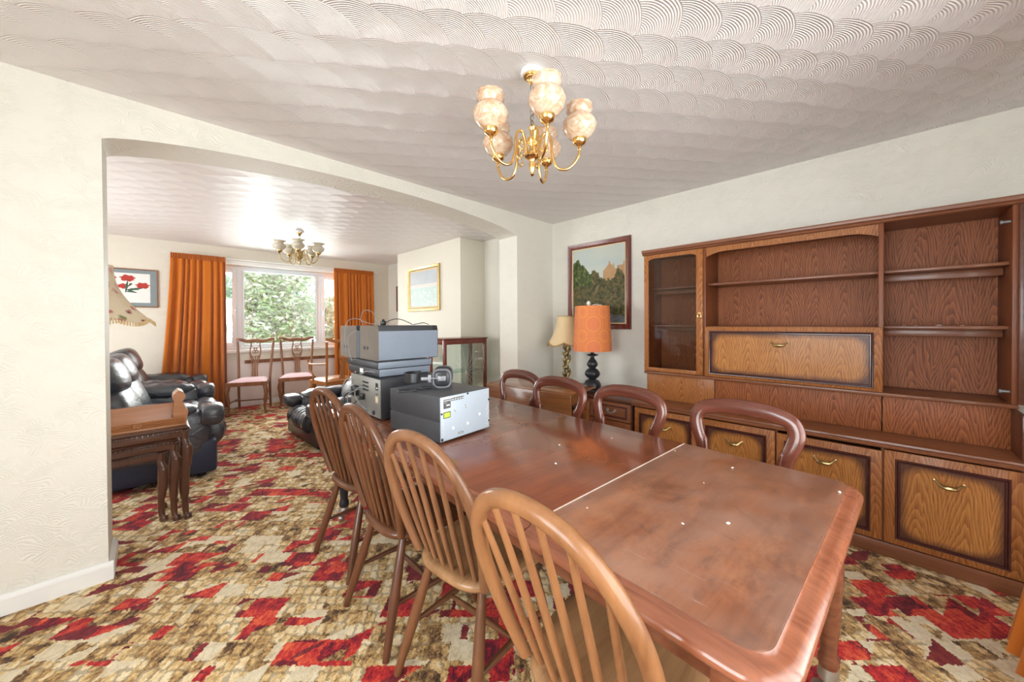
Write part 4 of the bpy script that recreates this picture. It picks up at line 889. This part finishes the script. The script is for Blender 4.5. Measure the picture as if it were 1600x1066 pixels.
for mt, nm, P_ in (('greycable', 'cable', [(-.006, .20, .17), (-.05, .21, .16), (-.055, .215, .12), (-.045, .19, .085), (-.04, .12, .06)]), ('blackplastic', 'cable', [(-.02, .33, .13), (-.07, .34, .10), (-.06, .32, .03), (-.03, .25, .012), (-.06, .30, .006)]),
                   ('blackplastic', 'cable', [(-.02, .225, .10), (-.06, .25, .06), (-.05, .30, .02), (-.03, .38, .02)]), ('greycable', 'cable', [(-.006, .26, .15), (-.07, .28, .12), (-.06, .31, .05), (-.05, .30, .008)]),
                   ('greycable', 'cable', [(-.02, .30, .20), (-.06, .34, .20), (-.075, .36, .12), (-.05, .34, .02)])):
    MB().tube(spline(P_, 8), .0032, 7).build(nm, mt, rc, 60)
z1 = TZ+.2305
tn = thing('tape_deck', 'thin grey-blue hi-fi unit lying on the receiver', 'hi-fi unit', (.900, 1.972, z1), R(-1))
MB().bbox(0, .33, .003, .46, .004, .046, .003).build('case', 'blackmetal', tn); MB().bbox(.004, .328, 0, .0035, .005, .045, .001).build('side_plate', 'bluecase', tn)
sideplate(tn, .22, .27, .008, .034, 'whiteprint'); m = MB().box(.01, .32, .01, .45, 0, .0045); m.build('base_plate', 'blackplastic', tn)
for P_ in ([(-.001, .10, .025), (-.03, .11, .03), (-.035, .14, .014), (-.03, .20, .008)],): MB().tube(spline(P_, 8), .003, 7).build('cable', 'greycable', tn, 60)
m = MB()
for i in range(3): m.lathe([(.001, -.008), (.006, -.006), (.007, 0)], (0, .05+i*.022, .026), 9, 'X')
m.build('socket', 'silver', tn)
tn2 = thing('tuner', 'slim grey-blue hi-fi unit directly under the two speakers', 'hi-fi unit', (.892, 1.965, z1+.0465), R(-1))
MB().bbox(0, .345, .003, .47, .003, .040, .003).build('case', 'blackmetal', tn2); MB().bbox(.004, .342, 0, .0035, .004, .039, .001).build('side_plate', 'bluecase', tn2); MB().box(.01, .33, .01, .45, 0, .0035).build('base_plate', 'blackplastic', tn2)
z2 = z1+.0465+.0405
def speaker(label, loc, rz, w):
    t = thing('speaker', label, 'speaker', loc, rz, 'speakers on the hi-fi stack'); L, hh = .40, .205; b = .030
    prof = [(0, 0), (0, hh-b), (.008, hh), (w-.008, hh), (w, hh-b), (w, 0)]
    m = MB(); m.prism([(y, z) for y, z in prof], .0045, L-.04, 'X'); m.build('cabinet', 'blackmetal', t, 20)
    rg = [(L-.04, 0), (L-.012, .0), (L, .004)]; m = MB().rings([[(x, y+(i if y < w/2 else -i), max(0, min(z, hh-i*.9))) for y, z in prof] for x, i in rg]); m.build('grille', 'blackplastic', t, 20)
    MB().box(.004, L-.006, -.0015, -.0002, .003, hh-b-.002).build('side_panel', 'bluecase', t, 0)
    m = MB().prism([(y, z) for y, z in prof], 0, .0043, 'X'); m.build('rear_panel', 'vinyl', t, 20)
    m = MB().lathe([(.001, -.004), (.010, -.003), (.011, 0)], (0, w*.55, .07), 10, 'X').lathe([(.001, -.004), (.010, -.003), (.011, 0)], (0, w*.72, .07), 10, 'X'); m.build('terminal', 'blackplastic', t)
    return t
speaker('large black speaker with grey-blue side lying on top of the hi-fi stack, nearer of two', (.925, 2.03, z2+.0005), R(-1), .275)
speaker('second black speaker on the hi-fi stack, farther one toward the window', (.915, 2.318, z2+.0005), R(1), .26)
# loose wires over the speakers
def wire(label, P_, r_, mt): return tag(MB().tube(spline(P_, 10), r_, 7).build('speaker_wire', mt, None, 60), label, 'wire')
zt = z2+.206
wire('thin grey wire arching over the speakers and down their backs', [(1.00, 2.20, zt+.004), (.97, 2.30, zt+.020), (.93, 2.36, zt+.045), (.895, 2.42, zt+.02), (.885, 2.43, zt-.08), (.888, 2.42, zt-.17)], .0022, 'greycable')
wire('grey wire standing in a tall loop above the far speaker', [(1.0, 2.42, zt+.004), (.99, 2.43, zt+.05), (1.01, 2.42, zt+.10), (1.05, 2.38, zt+.085), (1.07, 2.34, zt+.004)], .002, 'greycable')
wire('black wire curling across the top of the near speaker', [(1.05, 2.24, zt+.006), (1.09, 2.20, zt+.035), (1.13, 2.17, zt+.040), (1.17, 2.13, zt+.02), (1.19, 2.11, zt+.004)], .0026, 'blackplastic')
wire('short dark wire lying along the near speaker top edge', [(1.19, 2.10, zt+.004), (1.23, 2.09, zt+.012), (1.25, 2.075, zt+.016), (1.28, 2.06, zt+.004)], .0024, 'blackplastic')
wire('pale wire hanging behind the two speakers', [(.918, 2.31, zt-.03), (.89, 2.34, zt-.05), (.88, 2.37, zt-.10), (.885, 2.36, zt-.16), (.89, 2.33, zt-.22)], .0022, 'greycable')
tag(MB().bbox(1.045, 1.075, 2.235, 2.265, zt+.0005, zt+.03, .006).tube([(1.06, 2.25, zt+.028), (1.062, 2.252, zt+.038)], .008, 8).build('plug', 'blackplastic'), 'small black plug lying on top of the near speaker', 'plug')
# ------------------------------------------------------------------ leather seating (faces +X)
def recliner(name, label, cat, loc, rz, seats, sw=.62, lm='leather', sm='navy', D=.98, ht=.98, group=None):
    t = thing(name, label, cat, loc, rz, group); Wd = seats*sw; aw = .22; hw = Wd/2
    def lumpy(p, k=7., a=.012): return (p.x+a*sin(p.y*k*3+p.z*9), p.y, p.z+a*sin(p.x*k*4+p.y*k*2))
    m = MB().bbox(-D/2+.06, D/2-.10, -hw-aw+.02, hw+aw-.02, .03, .30, .03); m.build('base', sm, t)
    for y in (-hw-aw+.1, hw+aw-.1):
        for x in (-D/2+.14, D/2-.2): MB().lathe([(.03, 0), (.03, .03)], (x, y, 0), 12).build('foot', 'blackplastic', t)
    for s in (-1, 1):
        y = s*(hw+aw/2)
        a = MB().pillow((-.05, y, .36), (D/2-.08, aw/2-.004, .20), .42, 10).build('arm', lm, t, 60)
        b = MB().pillow((-.06, y, .545), (.33, aw/2+.010, .078), .62, 14, fn=lambda p: (p.x, p.y, p.z+.008*sin(p.x*38)+.006*sin(p.x*71+p.y*30)-.05*(p.x < -.15)*(-.15-p.x)*-4))
        b.build('arm_pad', lm, a, 70)
        MB().pillow((D/2-.13, y, .50), (.085, aw/2+.018, .088), .55, 10).build('arm_roll', lm, a, 70)
    for i in range(seats):
        y = -hw+sw*(i+.5)
        c = MB().pillow((.02, y, .355), (.30, sw/2-.006, .105), .5, 12, fn=lambda p: (p.x, p.y, p.z+(.012*sin(p.x*34)+.010*sin(p.y*26+1) if p.z > 0 else 0))).build('seat_cushion', lm, t, 70)
        r_ = MB(); ys_ = [y-sw/2+.004+(sw-.008)*q/48 for q in range(49)]
        def rr(q):
            f = q/48*3; d = abs(f-round(f)); e = min(1., min(q, 48-q)/3); return (.118+.006*sin(q*1.7))*(1-.10*math.exp(-(d/.05)**2))*(.75+.25*e)
        r_.tube([(.345+.004*sin(q*.9), v, .318) for q, v in enumerate(ys_)], [rr(q) for q in range(49)], 20, flat=1.15, up=(0, 0, 1))
        r_.build('front_roll', lm, c, 70)
        lean = Matrix.Rotation(R(-20), 3, 'Y')
        b = MB().pillow((-.205, y, .56), (.115, sw/2-.01, .20), .6, 12, lean, lambda p: (p.x+.012*cos(p.y*17)*(p.x > 0), p.y, p.z)).build('back_cushion', lm, t, 70)
        MB().pillow((-.285, y, ht-.155), (.125, sw/2-.015, .155), .68, 12, lean, lambda p: (p.x+.008*cos(p.y*14)*(p.x > 0), p.y, p.z)).build('headrest', lm, b, 70)
    MB().pillow((-D/2+.20, 0, .50), (.085, hw+.10, .40), .42, 12, Matrix.Rotation(R(-16), 3, 'Y')).build('back_shell', lm, t, 60)
    return t
recliner('sofa', 'black leather sofa with ribbed front roll behind the nest of tables', 'sofa', (.03, 4.70, 0), R(-3), 2, .59, 'leatherb')
recliner('armchair', 'black leather armchair beside the left orange curtain, beyond the sofa', 'armchair', (.06, 6.11, 0), R(-5), 1, .54)
bk = recliner('armchair', 'black leather armchair mostly hidden behind the hoop-back chairs and hi-fi', 'armchair', (1.50, 4.32, 0), R(182), 1, .56, 'leather', 'blackplastic', ht=.86); bk.scale = (1, 1, .78)
# ------------------------------------------------------------------ nest of tables and the trough on top
def nest(label, x1, y0, w, d, h, mt='nest'):
    """right-hand edge at x1, near edge at y0"""
    t = thing('nesting_table', label, 'table', (x1-w/2, y0+d/2, 0), 0, 'nest of tables beside the sofa'); a, b = w/2, d/2
    m = MB(); pr = [(-.012, h-.022), (0, h-.016), (.002, h-.010), (-.004, h-.006), (-.010, h)]
    m.rings([[(-a-i, -b-i, z), (a+i, -b-i, z), (a+i, b+i, z), (-a-i, b+i, z)] for i, z in pr]); m.build('tabletop', mt, t, 30)
    m = MB()
    n_ = 22
    for (x0_, y0_, x1_, y1_) in ((-a, -b, a, -b), (a, -b, a, b)):
        for i in range(n_): 
            q = (i+.5)/n_; m.pillow((x0_+(x1_-x0_)*q, y0_+(y1_-y0_)*q, h-.028), (.010, .008, .007), .9, 4)
    m.build('carved_border', mt, t, 60); o = t.children[-1]; o['kind'] = 'stuff'
    m = MB(); 
    for s in (-1, 1): m.bbox(-a+.03, a-.03, s*(b-.02)-.008, s*(b-.02)+.008, h-.068, h-.0225, .002); m.bbox(s*(a-.02)-.008, s*(a-.02)+.008, -b+.03, b-.03, h-.068, h-.0225, .002)
    m.build('apron', mt, t)
    for sx in (-1, 1):
        for sy in (-1, 1):
            x, y = sx*(a-.022), sy*(b-.022); dx, dy = sx*.008, sy*.008
            p = [(x, y, h-.023), (x, y, h-.09), (x+dx*1.2, y+dy*1.2, h-.13), (x+dx*1.4, y+dy*1.4, h-.19), (x+dx*.3, y+dy*.3, h-.30), (x-dx*.2, y-dy*.2, .14), (x, y, .05), (x+dx, y+dy, .022), (x+dx*1.6, y+dy*1.6, .003)]
            MB().tube(spline(p, 5), [.018]*6+[.020]*4+[.0255]*5+[.0255]*4+[.021]*6+[.017]*5+[.0155]*4+[.022]*4+[.020]*3, 12).build('leg', mt, t, 60)
    return t
nest('largest dark nesting table with carved border, carrying the wooden trough', .165, 3.14, .52, .40, .602)
nest('middle dark nesting table tucked under the largest one', .112, 3.166, .41, .33, .530)
nest('smallest dark nesting table, innermost of the nest beside the sofa', .054, 3.204, .30, .25, .468)
tr = thing('book_trough', 'orange-brown carved wooden book trough with scrolled end on the nest of tables', 'book trough', (-.09, 3.26, .6025))
MB().rings([[(x, -.075-.02*0, .012), (x, -.095, .055), (x, -.083, .058), (x, -.055, .014)] for x in (-.27, .235)]).build('front_board', 'carved', tr, 20)
MB().rings([[(x, .055, .012), (x, .085, .13), (x, .097, .128), (x, .070, .010)] for x in (-.27, .235)]).build('back_board', 'carved', tr, 20)
MB().bbox(-.28, .245, -.085, .085, 0, .0135, .003).build('base_board', 'carved', tr)
prof = [(0, .012), (-.010, .07), (.004, .135), (-.010, .175), (-.007, .20), (.018, .228), (.040, .215), (.054, .182), (.038, .155), (.047, .12), (.064, .088), (.054, .012)]
for x, s in ((.19, 1), (-.225, -1)):
    MB().prism([(x+s*a_, z) for a_, z in prof], -.070, .075, 'Y').build('scrolled_end', 'carved', tr, 30)
m = MB()
for i in range(5):
    a_ = i*1.256; m.pillow((.02+.014*cos(a_), -.090, .036+.010*sin(a_)), (.010, .004, .007), .9, 5)
m.pillow((.02, -.092, .036), (.006, .005, .006), .9, 5)
for s in (-1, 1): m.tube(spline([(.02+s*.03, -.089, .036), (.02+s*.06, -.090, .044), (.02+s*.09, -.089, .034), (.02+s*.11, -.090, .040)], 5), .004, 6)
m.build('flower_carving', 'carved', tr, 60)
# ------------------------------------------------------------------ standard lamp with floral shade
n = N('floral_shade'); P = n.obj(); v = n.n('ShaderNodeTexVoronoi', {'Vector': n.vm('ADD', P, n.vm('MULTIPLY', n.n('ShaderNodeTexNoise', {'Vector': P, 'Scale': 25.}).outputs[1], (.05, .05, .05))), 'Scale': 19.})
w_ = n.white(v.outputs['Position']); c = n.ramp(w_, [(0, (.84, .74, .56)), (.30, (.82, .70, .50)), (.38, (.34, .36, .16)), (.50, (.62, .26, .24)), (.66, (.78, .52, .48)), (.80, (.30, .05, .05)), (.88, (.76, .66, .50))], 'CONSTANT')
c = n.mix(n.ramp(v.outputs['Distance'], [(.25, (1, 1, 1)), (.55, (0, 0, 0))]), (.86, .78, .62), c)
p_ = n.n('ShaderNodeBsdfDiffuse', {0: c}); t_ = n.n('ShaderNodeBsdfTranslucent', {0: c}); mx = n.n('ShaderNodeMixShader', {0: .35}); n.t.links.new(p_.outputs[0], mx.inputs[1]); n.t.links.new(t_.outputs[0], mx.inputs[2]); n.t.links.new(mx.outputs[0], n.out.inputs[0]); MT['floral'] = n.m
sl = thing('standard_lamp', 'tall lamp with floral fringed bell shade beyond the arch jamb', 'lamp', (-.30, 3.68, 0))
MB().lathe([(.085, 0), (.085, .02), (.06, .04), (.03, .06), (.018, .09), (.022, .3), (.016, .34), (.024, .38), (.016, .42), (.020, .8), (.013, .84), (.022, .88), (.012, .92), (.014, 1.42)], n=20).build('stand', 'walnut', sl, 50)
shd = bell(.308, .118, 1.30, 1.66, 60, 8, .03, 2.4).build('lamp_shade', 'floral', sl, 50)
m = MB()
for i in range(120):
    a_ = 2*pi*i/120; rr = .308*(1+.025*abs(cos(4*a_))); z = 1.30-.03*abs(cos(4*a_)); m.tube([(rr*cos(a_), rr*sin(a_), z+.003), (rr*1.01*cos(a_), rr*1.01*sin(a_), z-.026)], .004, 5)
m.build('fringe', 'canvascream', shd)
m = MB()
for i in range(3): m.tube([(0, 0, 1.42), (.113*cos(i*2.1), .113*sin(i*2.1), 1.655)], .002, 5)
m.build('shade_carrier', 'oldbrass', sl)
# ------------------------------------------------------------------ chairs by the window (face -Y)
def side_chair(name, label, loc, rz, wood_m, seat_m, w=.27, arms=False, group=None, hb=1.03):
    """faces +X; back at -X"""
    t = thing(name, label, 'chair', loc, rz, group)
    xb = lambda z: -.225-max(0, z-.46)*.16
    for s in (-1, 1):
        MB().tube(spline([(-.245, s*(w-.055), .006), (-.215, s*(w-.055), .25), (-.222, s*(w-.055), .46), (xb(.75), s*(w-.040), .75), (xb(hb-.03), s*(w-.022), hb-.03)], 5), [.015]*5+[.017]*16, 10, flat=.85).build('back_post', wood_m, t, 60)
        p = [(.185, s*(w-.045), .42), (.195, s*(w-.03), .36), (.200, s*(w-.022), .30), (.188, s*(w-.036), .16), (.186, s*(w-.038), .07), (.196, s*(w-.028), .03), (.204, s*(w-.02), .005)]
        MB().tube(spline(p, 5), [.026]*5+[.027]*6+[.023]*5+[.016]*6+[.014]*5+[.022]*4, 10).build('leg', wood_m, t, 60)
    MB().tube(spline([(xb(hb)-.004, -(w-.005), hb+.002), (xb(hb), -(w-.06), hb-.006), (xb(hb)-.006, -(w*.42), hb-.030), (xb(hb)-.008, 0, hb-.022), (xb(hb)-.006, w*.42, hb-.030), (xb(hb), w-.06, hb-.006), (xb(hb)-.004, w-.005, hb+.002)], 6), [.016+.010*sin(pi*i/36) for i in range(37)], 10, flat=.55, up=(1, 0, .16)).build('top_rail', wood_m, t, 60)
    m = MB(); st = lambda P_, r_=.0075: m.tube(spline([(xb(z)+.002, y, z) for y, z in P_], 5), r_, 7, flat=.8)
    for s in (-1, 1):
        st([(s*.034, .47), (s*.030, .60), (s*.040, .70), (s*.058, .77), (s*.066, .86), (s*.056, .94), (s*.060, hb-.035)], .009)
        st([(s*.012, .47), (s*.010, .62), (s*.022, .72), (s*.050, .79)])
    st([(0, .47), (0, .70), (0, .78)]); st([(-.052, .78), (0, .76), (.052, .78)], .008)
    for a_ in (pi/2, pi*1.22, -pi*.22): st([(.022*cos(a_)+.018*cos(q), .855+.024*sin(a_)+.018*sin(q)) for q in [2*pi*i/10 for i in range(11)]], .006)
    st([(-.05, .93), (-.02, .905), (0, .90), (.02, .905), (.05, .93)], .006)
    m.build('pierced_splat', wood_m, t, 60)
    sh_ = lambda ins, z: [(.215-ins, -w+.005+ins, z), (.215-ins, w-.005-ins, z), (-.225+ins, w-.05-ins, z), (-.225+ins, -w+.05+ins, z)]
    MB().rings([sh_(.004, .395), sh_(0, .40), sh_(0, .445), sh_(.005, .45)]).build('seat_rail', wood_m, t, 20)
    def cush(u, v):
        x = -.205+.40*u; hw = (w-.07)+(.048)*u; y = -hw+2*hw*v; e = min(u, 1-u, v, 1-v); return (x, y, .4505+.032*(1-(1-min(1, e/.22))**2.2))
    MB().grid(cush, 14, 14).build('seat_pad', seat_m, t, 60)
    for s in (-1, 1): MB().tube([(-.216, s*(w-.055), .155), (.187, s*(w-.036), .165)], .010, 8).build('stretcher', wood_m, t, 60)
    MB().tube([(-.02, -(w-.047), .16), (-.02, w-.047, .16)], .009, 8).build('stretcher', wood_m, t, 60)
    if arms:
        for s in (-1, 1):
            MB().tube(spline([(xb(.70), s*(w-.04), .70), (-.08, s*(w+.015), .69), (.08, s*(w+.03), .685), (.14, s*(w+.035), .695), (.165, s*(w+.03), .715), (.15, s*(w+.03), .735)], 6), .014, 9, flat=.8).build('arm', wood_m, t, 60)
            MB().tube(spline([(.12, s*(w+.03), .685), (.135, s*(w+.02), .60), (.09, s*(w-.005), .52), (.10, s*(w-.01), .43)], 6), .013, 9).build('arm_support', wood_m, t, 60)
    return t
c1 = side_chair('dining_chair', 'carved walnut side chair with pink seat by the left window curtain', (1.00, 6.36, 0), R(-90-22), 'walnut', 'damask', .25, group='pink-seated chairs under the window')
dup(c1, (1.605, 6.39, 0), R(-90-14), 'carved walnut side chair with pink seat under the middle of the window')
side_chair('armchair', 'orange-varnished carver armchair partly behind the far speaker, its back to the room', (1.90, 5.62, 0), R(96), 'orangewood', 'orangewood', .27, True, hb=1.04)
# ------------------------------------------------------------------ curtains
def curtain(label, x0, x1, y, z0, z1, flare0=0., flare1=0., folds=9, amp=.035, seed=1, out=0., group='orange curtains', axis='x'):
    rnd = random.Random(seed); ph = [rnd.uniform(-.6, .6) for _ in range(40)]; t = thing('curtain', label, 'curtain', ((x0+x1)/2, y, 0), 0, group); cx = (x0+x1)/2
    def fn(u, v):
        a = x0-flare0*(1-v)**1.3; b = x1+flare1*(1-v)**1.3; q = (u+.035*sin(9.7*u+seed)+.016*sin(25*u+2*seed)-.035*sin(seed)-.016*sin(2*seed)+.0)*folds; i = int(q); k = min(.999, q)-i if False else q-i
        w = sin(2*pi*q+ph[i % 40]*sin(pi*(q-i)))
        am = amp*(.35+.65*(1-v)**.7)*(1+.4*ph[(i+3) % 40])
        return (a+(b-a)*u-cx, -am*(w+.25*sin(4*pi*q+1))-out*(1-v)**2, z0+(z1-.07-z0)*v)
    MB().grid(fn, folds*14, 24).build('drape', 'curtain', t, 80)
    def hd(u, v):
        q = u*folds*4; return (x0+(x1-x0)*u-cx, -.012-.010*sin(2*pi*q)-.004*(1-abs(v-.5)*2), z1-.075+.075*v)
    MB().grid(hd, folds*28, 4).build('heading', 'curtain', t, 80)
    return t
curtain('full-length orange curtain to the left of the far window', .185, .775, YF-.10, .03, 2.235, .15, .0, 8, .040, 3)
curtain('full-length orange curtain to the right of the far window, behind the speakers', 2.275, 2.985, YF-.10, .03, 2.235, 0, .02, 10, .034, 8)
curtain('edge of an orange curtain beside the right end of the wall unit', 1.98, 2.37, -.555, .03, 2.25, .0, .0, 4, .025, 5, out=-.185)
tag(MB().tube([(.10, YF-.085, 2.225), (3.08, YF-.085, 2.225)], .008, 8).build('curtain_rail', 'white'), 'white curtain rail above the far window', 'rail')
# ------------------------------------------------------------------ pictures in the far room
fp = thing('flower_print', 'framed red flower print with grey mount left of the orange curtain', 'picture', (-.235, YF-.001, 1.735))
a, b = .30, .25
frame_y(MB(), 0, -a, a, -b, b, [(0, 0), (0, -.016), (.006, -.018), (.014, -.014), (.014, -.004)]).build('frame', 'walnut', fp, 40)
MB().box(-a+.012, a-.012, -.006, -.001, -b+.012, b-.012).build('mount', plain('grey_green_mount', (.22, .27, .28), .6), fp, 0)
MB().box(-a+.075, a-.075, -.0075, -.0062, -b+.06, b-.06).build('paper', plain('print_paper', (.78, .76, .73), .6, var=.03), fp, 0)
red_ = plain('red_petals', (.42, .035, .025), .6, var=.35, scale=40); grn_ = plain('dark_print_leaves', (.05, .11, .07), .6, var=.3, scale=40)
def flower(x, z, r_, ang):
    pts = [(x+r_*(1+.16*sin(7*q)+.1*sin(11*q+ang))*cos(q), z+r_*.62*(1+.16*cos(6*q+ang))*sin(q)) for q in [2*pi*i/36 for i in range(36)]]; MB().prism(pts, -.0083, -.0077, 'Y').build('flower', red_, fp, 0)
flower(.155, .035, .062, 0); flower(.02, .125, .066, 1); flower(-.14, .12, .06, 2); flower(-.02, .02, .05, 3)
for (x0, z0, x1, z1) in ((.155, .0, .02, -.04), (.02, .09, .0, -.06), (.12, -.02, .0, -.03), (.03, .02, .06, .06), (.0, -.05, .1, -.06)): MB().tube([(x0, -.0085, z0), ((x0+x1)/2, -.0085, (z0+z1)/2+.01), (x1, -.0085, z1)], [.003, .013, .004], 6, flat=.06, up=(0, 1, 0)).build('printed_leaf', grn_, fp, 0)
gp = thing('framed_painting', 'pale blue flower-field painting in gilt frame on the chimney breast', 'picture', (2.919, 4.832, 1.775))
pframe(gp, -.445, .445, -.335, .335, .045, 'oldbrass', .030)
n = N('flower_field_painting'); G = n.gen(); gx, gy, gz = n.xyz(G); P = n.obj()
sk = n.mix(n.noise(P, 5, 3), (.40, .43, .47), (.55, .57, .60)); fd = n.mix(n.noise(P, 16, 5, .7), (.36, .52, .55), (.62, .68, .58)); hz_ = n.mix(n.noise(n.scale(P, (1, 3, 30)), 1, 3), (.70, .60, .55), (.62, .64, .62))
c = n.mix(n.ma('GREATER_THAN', gz, .62), n.mix(n.ma('GREATER_THAN', gz, n.ma('ADD', .5, n.ma('MULTIPLY', n.noise(P, 9), .06))), fd, hz_), sk)
vz = n.n('ShaderNodeTexVoronoi', {'Vector': P, 'Scale': 17.}); c = n.mix(n.ma('MULTIPLY', n.ma('LESS_THAN', vz.outputs['Distance'], .24), n.ma('LESS_THAN', gz, .46)), c, (.86, .86, .82)); MT['field'] = n.pbr(c, .5)
MB().box(-.008, -.001, -.40, .40, -.29, .29).build('canvas', 'field', gp, 0)
frame_x(MB(), 0, -.402, .402, -.292, .292, [(0, -.005), (0, -.012), (.026, -.010), (.026, -.005)]).build('slip', 'canvascream', gp, 0)
sp2 = thing('framed_print', 'small dark orange picture at the far end of the right alcove', 'picture', (XR-.001, 6.30, 1.72)); pframe(sp2, -.17, .17, -.24, .24, .025, 'nest', .018); MB().box(-.006, -.001, -.148, .148, -.218, .218).build('print', plain('orange_print', (.40, .13, .05), .5, var=.5, scale=7), sp2, 0)
# ------------------------------------------------------------------ glazed display cabinet by the chimney breast
dc = thing('display_cabinet', 'small mahogany display cabinet with glass sides and one glass shelf', 'cabinet', (2.72, 3.70, 0)); X0, X1, A0, A1, HZ = -.315, .335, -.155, .185, 1.055
MB().bbox(X0-.012, X1+.012, A0-.012, A1+.008, HZ, HZ+.018, .005).build('cabinet_top', 'redwood', dc)
for x in (X0, X1-.036):
    for y in (A0, A1-.036): MB().bbox(x, x+.036, y, y+.036, .20, HZ-.0003, .004).build('post', 'redwood', dc)
m = MB()
for z0, z1 in ((HZ-.055, HZ-.0003), (.20, .25)):
    m.bbox(X0+.036, X1-.036, A0+.004, A0+.030, z0, z1, .003).bbox(X0+.036, X1-.036, A1-.030, A1-.004, z0, z1, .003).bbox(X0+.004, X0+.030, A0+.036, A1-.036, z0, z1, .003).bbox(X1-.030, X1-.004, A0+.036, A1-.036, z0, z1, .003)
m.build('rail', 'redwood', dc)
MB().bbox(X0+.002, X1-.002, A0+.002, A1-.002, .183, .1995, .003).build('bottom_board', 'redwood', dc)
for x in (X0+.02, X1-.02):
    for y in (A0+.02, A1-.02): MB().tube(spline([(x, y, .183), (x+.008*(1 if x > 0 else -1), y, .13), (x, y, .05), (x+.012*(1 if x > 0 else -1), y, .003)], 4), [.024]*4+[.020]*4+[.014]*4+[.018], 10).build('leg', 'redwood', dc, 60)
for (x0, x1, y0, y1) in ((X0+.030, X1-.030, A0+.014, A0+.018), (X0+.030, X1-.030, A1-.018, A1-.014)): MB().box(x0, x1, y0, y1, .245, HZ-.05).build('pane', 'cabglass', dc, 0)
for x in (X0+.015, X1-.019): MB().box(x, x+.004, A0+.032, A1-.032, .245, HZ-.05).build('pane', 'cabglass', dc, 0)
MB().box(X0+.036, X1-.036, A0+.03, A1-.03, .655, .661).build('glass_shelf', glass_mat('green_shelf_glass', (.70, .86, .78), .10), dc, 0)
m = MB()
for i in range(8):
    a_ = pi*i/8+.2; m.tube([(.01-.20*cos(a_), A0+.0135, .655-.26*sin(a_)), (.01+.20*cos(a_), A0+.0135, .655+.26*sin(a_))], .0012, 4)
m.build('etched_star', 'white', dc)
# rest the standing things a hair above the carpet pile
for o in list(COL.objects):
    if o.parent is None and 'label' in o and o.type == 'EMPTY' and abs(o.location.z) < 1e-6 and o['category'] != 'curtain': o.location.z = .0008
